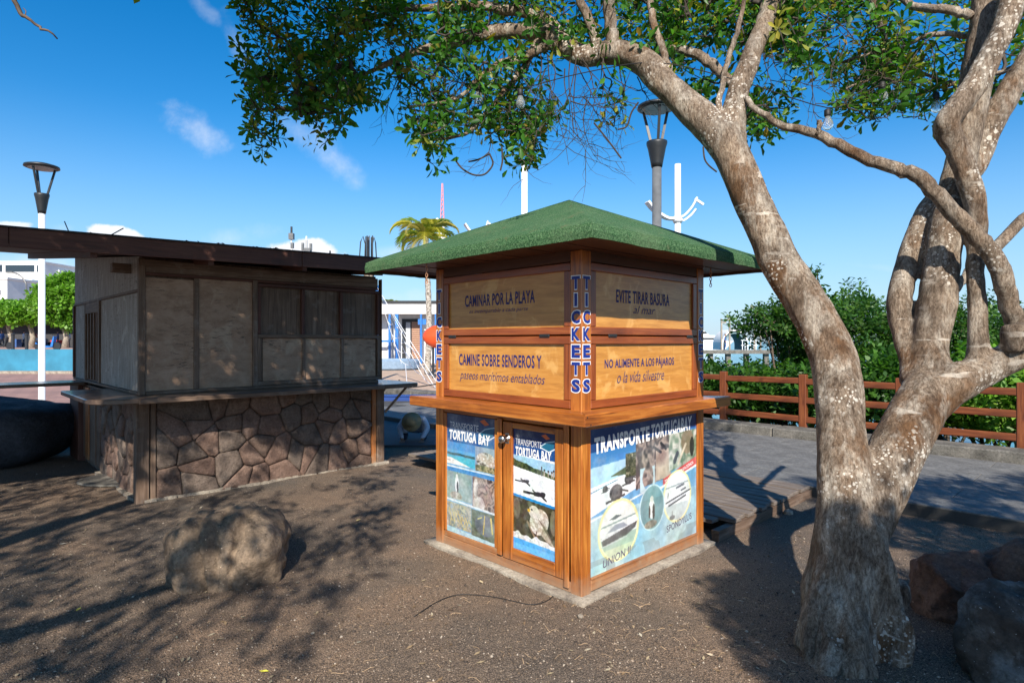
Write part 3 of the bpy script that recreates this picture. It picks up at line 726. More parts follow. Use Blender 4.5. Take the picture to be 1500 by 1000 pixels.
# --- posters
def LPs(c0, c1, z0, z1, o): return lambda u, v: LF(c1-u*(c1-c0), z0+v*(z1-z0), o)      # u from left (far) to right (near)
NAVY = (.03, .20, .46); DEEP = (.02, .13, .34)
def header(c, y1):
    c.fill(c.Y < y1, (.05, .27, .56)); c.fill((c.Y < y1), DEEP, .75); c.fill(c.Y < y1*.25, (.02, .10, .28), .6)
    c.fill((c.Y < y1) & (c.Y > y1*.6), (.06, .38, .70), .5)
def birdfish(c, x, y, s):       # little sea-turtle flipper logo: teal wave with orange fin
    c.poly([(x-.9*s, y+.5*s*c.w/c.h), (x-.3*s, y-.1*s*c.w/c.h), (x+.5*s, y-.35*s*c.w/c.h), (x+1.1*s, y-.3*s*c.w/c.h), (x+.95*s, y+.4*s*c.w/c.h), (x+.3*s, y+.75*s*c.w/c.h)], (.13, .42, .55))
    c.poly([(x-.8*s, y-.75*s*c.w/c.h), (x-.2*s, y-.95*s*c.w/c.h), (x+.45*s, y-.55*s*c.w/c.h), (x-.1*s, y-.4*s*c.w/c.h)], (.85, .42, .22))
    c.line(x-.9*s, y+.5*s*c.w/c.h, x+.3*s, y+.85*s*c.w/c.h, .0035, (.9, .95, 1)); c.line(x+.3*s, y+.85*s*c.w/c.h, x+1.1*s, y+.45*s*c.w/c.h, .0035, (.9, .95, 1)); c.line(x-.9*s, y+.4*s*c.w/c.h, x-.1*s, y-.1*s*c.w/c.h, .003, (.75, .85, .9)); c.line(x-.1*s, y-.1*s*c.w/c.h, x+1.1*s, y-.35*s*c.w/c.h, .003, (.75, .85, .9))
# right-hand door poster: beach with iguanas, finch on the sand
c = Cv(.384, .80, .0028)
header(c, .215)
# beach
b = (c.Y >= .215+.02*c.X) & (c.Y < .545+.03*c.X); c.fill(b, (.62, .80, .90)); c.fill(b & (c.Y > .30), (.80, .86, .86), .6)
hor = .30+.05*c.X
c.tex(b & (c.Y > hor-.035*np.clip(1.2-c.X*1.3, 0, 1)-.02*c.vn(12, 3)) & (c.Y < hor+.02), [(.16, .24, .10), (.34, .38, .22), (.1, .14, .08)], 20, 4)
c.fill(b & (c.Y > hor+.012), (.96, .97, .98)); c.fill(b & (c.Y > .46) & (c.vn(22, 7) > .8), (.8, .82, .85), .5)
for (x, h) in ((.68, .05), (.74, .035), (.83, .03), (.95, .04), (.91, .028)):
    c.line(x, .345, x, .345-h, .005, (.30, .30, .32) if x == .68 else (.72, .66, .6)); c.ell(x, .345-h-.012, .018, .009, (.2, .17, .15))
for (x, y, s) in ((.22, .425, .8), (.52, .505, 1.2)):
    c.line(x-.22*s, y+.004, x+.1*s, y+.003, .006*s, (.13, .13, .13)); c.line(x, y, x+.17*s, y-.004, .012*s, (.15, .15, .15)); c.line(x+.1*s, y, x+.22*s, y+.03*s, .006, (.14, .14, .14)); c.line(x+.02*s, y, x-.04*s, y-.022*s, .005, (.2, .2, .2)); c.ell(x+.16*s, y-.012*s, .05*s, .012*s, (.16, .16, .17))
c.fill((abs(c.Y-(.552+.03*c.X)) < .012), (.10, .52, .82))
b = (c.Y > .562+.03*c.X) & (c.Y < .90); c.tex(b, [(.17, .16, .11), (.30, .29, .20), (.22, .19, .14), (.42, .42, .34)], 5, 11)
c.ell(.08, .66, .09, .09, (.55, .52, .44), .5); c.ell(.95, .70, .08, .10, (.62, .56, .47), .6)
c.line(.35, .75, .55, .88, .008, (.56, .47, .37)); c.line(.50, .72, .62, .90, .005, (.5, .42, .33))
c.tex(c.ell(.62, .725, .20, .115, None, rot=.75), [(.80, .77, .72), (.93, .91, .87), (.68, .62, .55), (.9, .87, .82)], 16, 21)   # body
c.tex(c.poly([(.72, .76), (.95, .88), (.99, .90), (.90, .90), (.66, .82)], None), [(.52, .46, .4), (.78, .73, .66)], 20, 24)
c.ell(.50, .655, .125, .052, (.86, .83, .78)); c.ell(.45, .64, .018, .008, (.08, .06, .05)); c.poly([(.335, .645), (.41, .632), (.41, .665), (.36, .665)], (.85, .66, .2))
for k in range(5): c.line(.60+.04*k, .70+.012*k, .80+.03*k, .80+.015*k, .0022, (.45, .39, .33))
c.line(.56, .81, .54, .87, .004, (.3, .25, .2)); c.line(.68, .83, .66, .88, .004, (.3, .25, .2))
b = (c.Y > .835+.04*c.vn(9, 31)+.02*c.X); c.tex(b, [(.70, .72, .76), (.92, .93, .95), (.86, .84, .82), (.97, .97, .98)], 26, 33)
c.fill(c.Y > .905+.012*c.X, (.30, .65, .92)); c.fill(c.Y > .95, (.45, .74, .95), .6)
fading(c, .10, 5)
birdfish(c, .80, .085, .16)
ps = c.mesh('poster', LPs(.2145, .5955, .173, .971, -.0085), door, M_print, label='poster with finch and beach iguanas')
fnp = lambda x, y, o: LF(.5955-x, .173+y, -.0078)
text('poster_lettering', 'TRANSPORTE', .022, .704-.012, .238, .044, fnp, M_tw, ps, bold=-.008, shear=.05)
text('poster_lettering', 'TORTUGA BAY', .020, .632-.012, .325, .062, fnp, M_tw, ps, bold=.045, shear=.12)
# left fixed pane: six small photographs
c = Cv(.54, .885, .003); header(c, .235)
def ph(x0, x1, y0, y1): return (c.X > x0) & (c.X < x1) & (c.Y > y0) & (c.Y < y1)
c.fill(c.Y >= .235, (.45, .66, .82))
m = ph(.0, .60, .235, .425); c.fill(m, (.25, .60, .84)); c.fill(m & (c.Y < .30), (.16, .48, .80), .8); c.fill(m & (abs(c.Y-.345+.012*c.vn(8, 2)) < .010), (.10, .26, .28)); c.fill(m & (c.Y > .353), (.22, .68, .78)); c.fill(m & (c.Y > .37+.13*(c.X-.1)*(c.X > .1)), (.97, .95, .92)); c.tex(m & (c.Y > .39) & (c.X < .18) & (c.vn(30, 9) > .5), [(.4, .35, .3), (.9, .85, .8)], 30, 3)
m = ph(.61, 1., .235, .435); c.fill(m, (.52, .60, .68)); c.tex(c.ell(.82, .34, .19, .065) & m, [(.95, .94, .92), (.62, .52, .42), (.9, .88, .84), (.28, .24, .2)], 14, 13); c.tex(m & (c.Y > .37+.03*c.vn(6, 4)), [(.55, .50, .32), (.22, .25, .14), (.72, .66, .48), (.30, .32, .18)], 18, 17)
c.line(0, .445, 1, .452, .008, (.88, .93, .96)); c.fill(ph(0, 1, .452, .487), (.20, .50, .78))
m = ph(.0, .54, .485, .715); c.tex(m, [(.42, .52, .52), (.56, .66, .66), (.48, .58, .56), (.62, .70, .68)], 6, 41); c.ell(.22, .585, .045, .065, (.94, .95, .96)); c.ell(.22, .52, .022, .022, (.9, .9, .9)); c.line(.22, .50, .235, .485, .003, (.3, .3, .3)); c.ell(.235, .61, .018, .05, (.15, .15, .16)); c.tex(c.ell(.2, .685, .13, .035) & m, [(.85, .82, .78), (.45, .4, .35)], 24, 44)
m = ph(.55, 1., .485, .735); c.tex(m, [(.50, .40, .36), (.68, .56, .50), (.30, .24, .22), (.74, .64, .58), (.22, .18, .17)], 9, 51); c.tex(c.ell(.68, .70, .12, .06) & m, [(.92, .92, .9), (.72, .66, .62)], 14, 53); c.tex(c.ell(.62, .58, .05, .08) & m, [(.9, .88, .84), (.3, .26, .24)], 10, 54)
c.line(0, .725, 1, .745, .007, (.9, .94, .97))
m = ph(0, .52, .745, .955); c.tex(m, [(.50, .58, .66), (.72, .66, .46), (.40, .46, .50), (.76, .72, .60), (.58, .60, .58)], 12, 61)
for k in range(7): c.line(.05+.07*k, .80+.01*k, .11+.07*k, .90, .004, (.80, .72, .40))
m = ph(.53, 1., .755, .975); c.tex(m, [(.22, .28, .20), (.34, .38, .30), (.18, .2, .18)], 10, 71); c.tex(c.ell(.80, .86, .20, .085) & m, [(.30, .33, .36), (.42, .44, .46)], 6, 73); c.line(.80, .78, .77, .93, .004, (.86, .72, .25)); c.line(.92, .79, .95, .90, .008, (.85, .75, .35)); c.line(.66, .82, .74, .80, .004, (.85, .8, .4))
c.fill(c.Y > .955+.02*c.X, (.66, .80, .84))
fading(c, .38, 15); n = c.vn(40, 77); c.a = c.a*(1-.12*n[..., None])+.12*n[..., None]
birdfish(c, .82, .10, .15)
ps = c.mesh('poster', LPs(.785, 1.325, .126, 1.011, -.0135), kio, M_print, label='faded poster with six small nature photographs')
fnp = lambda x, y, o: LF(1.325-x, .126+y, -.0128)
text('poster_lettering', 'TRANSPORTE', .035, .775, .33, .050, fnp, M_tw, ps, bold=-.008, shear=.05)
text('poster_lettering', 'TORTUGA BAY', .030, .692, .46, .074, fnp, M_tw, ps, bold=.045, shear=.12)
# big poster on the right face
c = Cv(1.266, .90, .0038); X, Y = c.X, c.Y
c.fill(Y > -1, (.36, .62, .84)); c.fill(np.clip((Y-.35)*1.3, 0, 1), (.62, .78, .86)); c.tex(Y > .60, [(.55, .75, .86), (.64, .80, .87), (.72, .82, .83)], 5, 5); c.fill(np.clip((.35-Y)/.35, 0, 1), (.10, .36, .66))
c.fill(Y < .16-.05*X, (.05, .20, .45)); 
bm_ = (Y > .235+.06*(.5-X)) & (Y < .60-.30*X) & (X < .52); c.fill(bm_, (.70, .86, .94)); c.fill(bm_ & (Y > .40-.14*X), (.97, .98, .99))
c.tex(bm_ & (abs(Y-.375+.14*X) < .030*np.clip(1-abs(X-.30)/.14, 0, 1)), [(.25, .32, .2), (.38, .42, .3)], 20, 2); c.line(0, .435, .22, .385, .003, (.35, .55, .65))
for (x, y, s) in ((.21, .475, 1.), (.32, .40, .7), (.37, .36, .6), (.12, .43, .4)):
    c.tex(c.ell(x, y, .055*s, .06*s), [(.28, .27, .28), (.45, .43, .43), (.2, .19, .2)], 30, 6); c.line(x-.08*s, y+.055*s, x+.07*s, y+.03*s, .008*s, (.3, .29, .3)); c.line(x+.02*s, y-.02*s, x+.10*s, y+.01*s, .006*s, (.33, .32, .32))
c.tex((X > .29) & (X < .42) & (Y > .215) & (Y < .385) & (c.vn(14, 8) > .30), [(.24, .25, .16), (.45, .43, .32), (.15, .17, .1), (.66, .62, .5)], 40, 9)
m = (X > .38) & (X < .70) & (Y > .13) & (Y < .50-.10*(X-.38)); c.tex(m, [(.42, .37, .36), (.60, .53, .50), (.22, .20, .21), (.70, .62, .58), (.34, .30, .30)], 12, 91)
c.tex((X > .57) & (X < .72) & (Y > .24) & (Y < .47), [(.72, .62, .54), (.82, .74, .66), (.6, .5, .44)], 10, 94); c.line(.62, .19, .67, .24, .012, (.15, .14, .15)); c.line(.55, .21, .62, .26, .01, (.18, .17, .18))
m = (X > .70) & (Y > .13) & (Y < .43-.10*(X-.7)); c.tex(m, [(.45, .56, .55), (.72, .70, .62), (.36, .46, .36), (.88, .86, .82), (.50, .58, .5)], 9, 101); c.ell(.90, .22, .07, .10, (.55, .45, .35), .7); c.ell(.95, .27, .025, .08, (.16, .16, .14)); c.line(.80, .38, .88, .24, .012, (.85, .80, .70)); c.line(.76, .36, .79, .30, .02, (.30, .31, .33))
c.fill((X > .42) & (X < .56) & (Y > .36-.02*X) & (Y < .53) & (c.vn(10, 22) > .42), (.78, .90, .94))
c.poly([(.64, .475), (1., .36), (1., .425), (.64, .53)], (.85, .26, .26)); c.line(.55, .555, 1, .435, .009, (.95, .97, .98)); c.line(0, .625, .50, .525, .006, (.9, .95, .98))
def oval(x, y, rx, ry): c.ell(x, y, rx*1.12, ry*1.10, (.96, .92, .62)); c.ell(x, y, rx*1.06, ry*1.05, (.99, .96, .75)); c.ell(x, y, rx, ry, (.97, .98, .96))
oval(.235, .745, .155, .20); oval(.79, .64, .135, .19)
# moored motorboat
m = c.ell(.235, .745, .155, .20); c.fill(m & (Y > .78), (.68, .76, .68)); c.fill(m & (Y > .86), (.86, .88, .72), .7); c.fill(m & (abs(Y-.685+.10*(X-.2)) < .006), (.55, .62, .6))
c.poly([(.085, .765), (.40, .715), (.375, .765), (.30, .80), (.10, .825)], (.34, .31, .30)); c.poly([(.09, .765), (.40, .70), (.40, .722), (.09, .785)], (.95, .95, .95)); c.poly([(.13, .745), (.20, .70), (.27, .70), (.31, .735)], (.60, .62, .66)); c.poly([(.15, .655), (.21, .632), (.26, .645), (.20, .663)], (.38, .40, .42)); c.line(.09, .83, .30, .81, .004, (.8, .82, .8))
m = c.ell(.79, .64, .135, .19); c.fill(m & (abs(Y-.55+.06*(X-.8)) < .006), (.62, .66, .66)); c.fill(m & (Y > .70), (.80, .85, .84))
c.poly([(.67, .665), (.93, .612), (.90, .640), (.80, .675), (.70, .70)], (.92, .93, .93)); c.line(.67, .672, .93, .618, .005, (.18, .19, .2)); c.line(.70, .70, .88, .655, .006, (.25, .26, .27)); c.line(.78, .575, .86, .56, .008, (.35, .37, .38)); c.line(.83, .605, .88, .595, .006, (.3, .32, .33)); c.line(.69, .64, .695, .60, .004, (.2, .2, .2)); c.ell(.735, .80, .03, .018, (.45, .45, .45)); c.line(.735, .79, .735, .75, .004, (.5, .5, .5))
c.ell(.535, .665, .122, .175, (.80, .92, .95)); m = c.ell(.535, .665, .112, .163); c.tex(m, [(.36, .52, .56), (.48, .62, .64), (.42, .58, .60)], 10, 111); c.fill(m & (Y < .6), (.50, .72, .78), .4)
c.ell(.53, .675, .028, .075, (.95, .96, .96)); c.ell(.53, .60, .016, .025, (.9, .9, .88)); c.ell(.548, .70, .012, .06, (.25, .22, .2)); c.ell(.508, .695, .008, .05, (.3, .27, .25)); c.tex(c.ell(.52, .79, .06, .03), [(.35, .32, .28), (.7, .66, .6)], 30, 3)
fading(c, .16, 31); n = c.vn(7, 120)*np.clip(Y*1.3-.35, 0, 1); c.a = c.a*(1-.35*n[..., None])+np.array((.70, .72, .70))*.35*n[..., None]; c.fill((Y > .9) & (c.vn(12, 121) > .62), (.5, .52, .52), .35)
ps = c.mesh('poster', lambda u, v: RF(.092+u*1.266, .112+v*.90, -.012), kio, M_print, label='large tour poster with two boat photographs in ovals')
def fnr(th, x0, y0):
    ca, sa = math.cos(th), math.sin(th)
    return lambda x, y, o: RF(.092+x0+x*ca-y*sa, .112+y0+x*sa+y*ca, -.0112)
text('poster_lettering', 'TRANSPORTE', 0, 0, .60, .105, fnr(.03, .045, .742), M_tw, ps, bold=.05)
text('poster_lettering', 'TORTUGABAY', 0, 0, .54, .105, fnr(.03, .665, .765), M_tw, ps, bold=.04, shear=.2)
text('poster_lettering', 'TOUR TORTUGA Y PLAYA DORADA', 0, 0, .40, .026, fnr(.225, .835, .436), M_tw, ps, bold=.02)
text('poster_lettering', 'UNION II', 0, 0, .30, .050, fnr(.10, .13, .022), M_tgrey, ps, bold=.012, shear=.2)
text('poster_lettering', 'SPONDYLUS', 0, 0, .34, .050, fnr(.10, .86, .085), M_tgrey, ps, bold=.012)

# --- roof: thick felt-covered hip with drooping uneven fascia
E_ = 1.108; AP = 2.635; ZE = 2.160; DR = .080
def roofz(x, y):
    d = max(abs(x), abs(y))/E_; return ZE+(AP-ZE)*(1-d)
NR = 44; v = []; f = []
for j in range(NR+1):
    for i in range(NR+1):
        x, y = (2*i/NR-1)*E_, (2*j/NR-1)*E_
        z = roofz(x, y)+.003*mnoise.noise(Vector((x*3, y*3, 1)))+.0007*mnoise.noise(Vector((x*11, y*11, 3)))
        d = max(abs(x), abs(y))/E_
        if d > .985: z -= .006
        v.append((x, y, z))
for j in range(NR):
    for i in range(NR):
        a, b, c_, d = j*(NR+1)+i, j*(NR+1)+i+1, (j+1)*(NR+1)+i+1, (j+1)*(NR+1)+i
        f += [(a, b, c_), (a, c_, d)] if i == j else ([(a, b, d), (b, c_, d)] if i+j == NR-1 else [(a, b, c_, d)])
ring = [(i, 0) for i in range(NR+1)]+[(NR, j) for j in range(1, NR+1)]+[(i, NR) for i in range(NR-1, -1, -1)]+[(0, j) for j in range(NR-1, 0, -1)]
n0 = len(v)
for k, (i, j) in enumerate(ring):
    x, y = (2*i/NR-1)*E_, (2*j/NR-1)*E_; q = .006*mnoise.noise(Vector((x*3, y*3, 7)))+.003*mnoise.noise(Vector((x*19, y*19, 2)))
    v.append((x*1.006, y*1.006, ZE-.045+q*.3)); v.append((x*1.002, y*1.002, ZE-DR+q)); v.append((x*.985, y*.985, ZE-DR+q+.002))
nr = len(ring)
for k in range(nr):
    k2 = (k+1) % nr; a = ring[k][1]*(NR+1)+ring[k][0]; b = ring[k2][1]*(NR+1)+ring[k2][0]
    A = [n0+3*k+t for t in range(3)]; B = [n0+3*k2+t for t in range(3)]
    f += [(a, A[0], B[0], b), (A[0], A[1], B[1], B[0]), (A[1], A[2], B[2], B[1])]
roof = mo('roof', v, f, M_roof, kio, label='green mineral felt hip roof')
bm = bmesh.new(); bm.from_mesh(roof.data); bmesh.ops.recalc_face_normals(bm, faces=bm.faces); bm.to_mesh(roof.data); bm.free()
roof.data.shade_smooth(); 
try: roof.data.set_sharp_from_angle(angle=R(14))
except Exception: pass
# soffit boards and rafters
for k in range(14):
    y0 = -1.085+k*.155
    box('soffit_board', -1.085, 1.085, y0, y0+.150, 2.102, 2.118, M_soff['x'], kio, 0) if False else None
sb = MB(); 
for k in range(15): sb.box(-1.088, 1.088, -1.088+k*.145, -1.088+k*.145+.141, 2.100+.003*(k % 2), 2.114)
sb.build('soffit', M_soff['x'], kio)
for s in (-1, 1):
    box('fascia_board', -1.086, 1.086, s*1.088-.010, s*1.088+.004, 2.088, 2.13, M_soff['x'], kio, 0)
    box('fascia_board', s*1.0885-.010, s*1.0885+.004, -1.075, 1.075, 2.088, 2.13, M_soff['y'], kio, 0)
# hanging chains
def chain(name, loc, n, lab_, tilt=0.):
    ch = empty(name, (0, 0, 0)); ch.parent = kio; ch.location = loc; tag(ch, label=lab_)
    pts = [(.0075*math.cos(a), 0, .0135*math.sin(a)) for a in np.linspace(0, 2*math.pi, 11)[:-1]]; pts.append(pts[0])
    first = None
    for i in range(n):
        if first is None: o = MB().tube(pts, .0028, 5, False).build('link', M_rust, ch, smooth=True); first = o
        else: o = inst(first, 'link', ch)
        o.location = (tilt*i, 0, -.0225*i); o.rotation_euler = (0, .1*math.sin(i*2), math.pi/2*(i % 2)+KA)
chain('chain', (-H-.33, -H+1.06+.05, 2.075), 6, 'short rusty chain hanging below the left eave')
chain('chain', (-H+1.30+.03, -H-.12, 2.075), 6, 'short rusty chain hanging below the right eave')

# ================================================================== SHUTTERED BAR (left)
BN = Vector((-3.595, 5.857, 0)); BA = math.atan2(.698, .716); BL = 2.67; BD = 3.5
bar = empty('shuttered_snack_bar', BN, BA, label='weathered shuttered snack bar with lava stone base, plywood walls and flat dark roof', cat='kiosk')
ux, uy = math.cos(BA), math.sin(BA)
def bs(px):   # position along the front for a photo column
    r = (px-750)/F; return (BN.x-r*BN.y)/(r*uy-ux)
def bz(px, py, o=0): s = bs(px); return EYE+(500-py)/F*(BN.y+s*uy)
CT = 1.03
def clip_poly(poly, px, py, qx, qy):
    out = []; mx_, my = (px+qx)/2, (py+qy)/2; nx_, ny_ = qx-px, qy-py
    def sd_(p): return (p[0]-mx_)*nx_+(p[1]-my)*ny_
    for i in range(len(poly)):
        a, b = poly[i], poly[(i+1) % len(poly)]; da, db = sd_(a), sd_(b)
        if da <= 0: out.append(a)
        if (da < 0) != (db < 0) and da != db: t = da/(da-db); out.append((a[0]+t*(b[0]-a[0]), a[1]+t*(b[1]-a[1])))
    return out
def stones(x0, x1, z0, z1, nx_, nz_, fn, mats, seed, parent):
    r = random.Random(seed); seeds = []
    for j in range(nz_):
        for i in range(nx_):
            if r.random() < .12: continue
            seeds.append((x0+(i+.5+(j % 2)*.5-.25+r.uniform(-.36, .36))*(x1-x0)/nx_, z0+(j+.5+r.uniform(-.36, .36))*(z1-z0)/nz_))
    for i, s in enumerate(seeds):
        poly = [(x0, z0), (x1, z0), (x1, z1), (x0, z1)]
        for j, q in enumerate(seeds):
            if j != i: poly = clip_poly(poly, s[0], s[1], q[0], q[1])
            if len(poly) < 3: break
        if len(poly) < 3: continue
        cx = sum(p[0] for p in poly)/len(poly); cz = sum(p[1] for p in poly)/len(poly)
        # chop corners, shrink for joint
        pts = []
        for k in range(len(poly)):
            a, b = poly[k], poly[(k+1) % len(poly)]
            for t in (.09, .5, .91): pts.append((a[0]+(b[0]-a[0])*t, a[1]+(b[1]-a[1])*t))
        pr = .024+r.random()*.034; ph_ = r.random()*9
        def ringp(sh, dep):
            out = []
            for (x, z) in pts:
                d = math.hypot(x-cx, z-cz) or 1e-6; k = max(.1, (d-sh)/d); jx = .006*mnoise.noise(Vector((x*22, z*22, ph_)))
                out.append(fn(cx+(x-cx)*k+jx, cz+(z-cz)*k+jx, dep*(1+.35*mnoise.noise(Vector((x*9, z*9, ph_))))))
            return out
        n = len(pts); vv = ringp(.0005, -.02)+ringp(.003, pr*.66)+ringp(.013, pr*.98)+ringp(.05, pr*1.06)+[fn(cx, cz, pr*1.06*(1+.3*mnoise.noise(Vector((cx*9, cz*9, ph_)))))]
        ff = [(a*n+k, a*n+(k+1) % n, (a+1)*n+(k+1) % n, (a+1)*n+k) for a in range(3) for k in range(n)]+[(3*n+k, 3*n+(k+1) % n, 4*n) for k in range(n)]
        o = mo('stone', vv, ff, r.choice(mats), parent, smooth=True)
        bm = bmesh.new(); bm.from_mesh(o.data); bmesh.ops.recalc_face_normals(bm, faces=bm.faces); bm.to_mesh(o.data); bm.free()
base = box('stone_base', .03, BL-.06, .015, BD, -.02, CT-.05, M_mortar, bar, 0)
stones(.14, BL-.13, -.01, CT-.05, 10, 5, lambda x, z, d: (x, .015-d, z), M_stones, 5, base)
stones(.13, 1.78, -.01, CT-.05, 7, 5, lambda x, z, d: (.03-d, x, z), M_stones, 8, base)
mb = MB(); 
for i in range(60):
    x = i/59*(BL-.1)+.06; mb.box(x-.03, x+.03, -.035-.02*random.random(), 0.02, -.03, .012+.012*random.random())
for i in range(30):
    y = i/29*1.7+.05; mb.box(-.03-.03*random.random(), .04, y-.035, y+.035, -.03, .012+.02*random.random())
mb.build('mortar_skirt', M_conc, base)
# posts
box('post', -.04, .075, -.035, .075, -.02, CT-.01, M_grey['z'], bar, .008); box('post', .085, .135, -.02, .05, -.02, CT-.01, M_grey['z'], bar, .006)
box('post', BL-.125, BL-.07, -.03, .04, -.02, CT-.01, M_varw['z'], bar, .006); box('post', BL-.065, BL+.04, -.045, .07, -.02, CT-.01, M_grey['z'], bar, .008)
box('post_footing', BL-.12, BL+.09, -.09, .1, -.03, .03, M_conc, bar, .012)
# lower side door: planks, one in brighter wood to look sunlit
sd_o = box('side_door', .02, .03, 1.82, 2.86, .02, CT-.04, M_grey['z'], bar, 0)
for k in range(5):
    o = box('door_plank', -.012 if k % 2 else .0, .022, 1.84+k*.205, 1.84+k*.205+.19, .06, CT-.06, (M_varw if k == 3 else M_grey)['z'], sd_o, .004)
box('post', -.05, .06, 2.88, 3.5, -.02, CT-.02, M_fasc['z'], bar, .006)
# counter: slab with rounded front left corner, wraps round
def rounded(x0, x1, y0, y1, r, z0, z1, name, mat, parent):
    pts = []
    for k in range(9):
        a = math.pi+k/8*math.pi/2; pts.append((x0+r+r*math.cos(a), y0+r+r*math.sin(a)))
    for k in range(9):
        a = 1.5*math.pi+k/8*math.pi/2; pts.append((x1-.12+.12*math.cos(a), y0+.12+.12*math.sin(a)))
    pts += [(x1, y1), (x0, y1)]; n = len(pts)
    v = [(x, y, z0) for x, y in pts]+[(x, y, z1) for x, y in pts]
    f = [tuple(range(n-1, -1, -1)), tuple(range(n, 2*n))]+[(k, (k+1) % n, n+(k+1) % n, n+k) for k in range(n)]
    return bevel(mo(name, v, f, mat, parent), .006, ang=.6)
M_top = wood('counter_varnish', (.05, .032, .024), (.085, .055, .04), (.13, .09, .065), .32, .5)
rounded(-.46, BL+.36, -.40, 1.2, .30, CT-.045, CT, 'counter', M_top['x'], bar)
box('counter_edge', -.1, BL+.2, -.425, -.402, CT-.050, CT-.006, M_grey['x'], bar, .004)
box('side_shelf', -1.05, .0, 2.7, 3.3, CT-.04, CT, M_top['x'], bar, .008)
mb = MB(); mb.bar((BL+.05, -.04, CT-.38), (BL+.28, -.2, CT-.05), .045, .03); mb.bar((BL+.05, .3, CT-.38), (BL+.30, .3, CT-.05), .04, .03); mb.build('bracket', M_grey['z'], bar)
# upper walls
wc = box('wall_core', .03, BL-.03, .05, BD, CT, 2.37, M_grey['z'], bar, 0)
for v_ in wc.data.vertices:
    if v_.co.z > 2: v_.co.z += .095*v_.co.y
box('corner_post', -.012, .045, -.012, .045, CT+.001, 2.36, M_grey['z'], bar, .004)
def fb(name, s0, s1, z0, z1, mat, y0=-.006, y1=.045, bv=.004, **k): return box(name, s0, s1, y0, y1, z0, z1, mat, bar, bv, **k)
s204, s283, s292, s370, s377 = .048, bs(284), bs(292), bs(370), bs(377); sR = bs(556)
fb('plywood_panel', s204, s283, CT+.035, 2.175, M_plyg, .012, .04, 0); fb('batten', s283+.001, s292-.001, CT+.035, 2.20, M_grey, 0, .042)
fb('plywood_panel', s292, s370, CT+.035, 2.195, M_plyg, .014, .04, 0)
fb('batten', s370+.001, s377, CT+.035, 2.215, M_grey, -.014, .042)
fb('sill_board', .047, BL-.03, CT+.001, CT+.033, M_grey, -.018, .048)
fb('top_board', .047, BL-.03, 2.225, 2.345, M_grey, -.005, .048); fb('trim_board', .0, 1.05, 2.285, 2.345, M_grey, -.03, -.006)
fb('trim_board', .047, BL-.03, 2.197, 2.223, M_fasc, -.010, .03)
fb('post', sR+.02, BL+.02, CT+.034, 2.34, M_grey, -.02, .06)
win = fb('window_bay', s377+.002, sR+.018, CT+.036, 2.19, M_fasc['x'], .085, .10, 0)
mid = bz(380, 491); wz0, wz1 = CT+.036, 2.19
def wf(name, s0, s1, z0, z1, mat, y0, y1, bv=.004): o = box(name, s0, s1, y0, y1, z0, z1, mat, bar, bv); o.parent = win; return o
wf('window_frame', s377+.003, sR+.017, wz1-.035, wz1, M_fasc, .0, .084); wf('window_frame', s377+.003, sR+.017, mid-.03, mid+.012, M_grey, -.012, .084)
wf('window_frame', s377+.003, s377+.04, mid+.014, wz1-.037, M_fasc, 0, .084); wf('window_frame', sR-.03, sR+.017, mid+.014, wz1-.037, M_fasc, 0, .084)
wf('window_frame', s377+.003, sR+.017, wz0, wz0+.045, M_grey, -.014, .084)
wf('window_frame', s377+.003, s377+.045, wz0+.047, mid-.032, M_grey, -.010, .084); wf('window_frame', sR-.035, sR+.017, wz0+.047, mid-.032, M_grey, -.010, .084)
w0, w1 = s377+.045, sR-.035; ww = (w1-w0)/3
for k in range(3):
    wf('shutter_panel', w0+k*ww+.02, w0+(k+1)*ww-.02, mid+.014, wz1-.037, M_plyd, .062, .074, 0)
    wf('shutter_panel', w0+k*ww+.018, w0+(k+1)*ww-.018, wz0+.047, mid-.032, M_plyg, .012, .03, 0)
    if k:
        wf('mullion', w0+k*ww-.02, w0+k*ww+.02, mid+.015, wz1-.038, M_fasc, .01, .082); wf('mullion', w0+k*ww-.018, w0+k*ww+.018, wz0+.048, mid-.033, M_grey, -.008, .06)
# left wall (x = 0 side)
def lb(name, t0, t1, z0, z1, mat, x0=-.006, x1=.029, bv=.003, par=None): 
    o = box(name, x0, x1, t0, t1, z0, z1, mat, bar, bv)
    if par: o.parent = par
    return o
lb('plywood_panel', .047, 1.80, CT+.03, 2.03, M_plyv, .006, .028, 0); tp = lb('plywood_panel', .047, 3.48, 2.062, 2.37, M_plyv, .004, .028, 0)
for v_ in tp.data.vertices:
    if v_.co.z > 2.2: v_.co.z += .095*v_.co.y
lb('plywood_panel', 2.72, 3.48, CT+.03, 2.03, M_plyv, .006, .028, 0)
lb('batten', .047, 3.48, 2.032, 2.06, M_grey, -.012, .029); lb('sill_board', .047, 3.48, CT+.001, CT+.028, M_grey, -.016, .029); lb('batten', 3.44, 3.5, CT+.03, 2.03, M_fasc, -.02, .029)
dr = lb('louvred_door', 1.83, 2.70, CT+.03, 2.0, M_fasc['z'], .012, .028, 0)
for t in (1.81, 2.64): lb('door_stile', t, t+.08, CT+.03, 2.03, M_grey, -.014, .028, par=dr)
lb('door_rail', 1.892, 2.638, 1.90, 2.03, M_grey, -.012, .028, par=dr)
for k in range(4): lb('slat', 1.98+k*.17, 2.03+k*.17, CT+.05, 1.898, M_grey['z'], -.008, .011, par=dr)
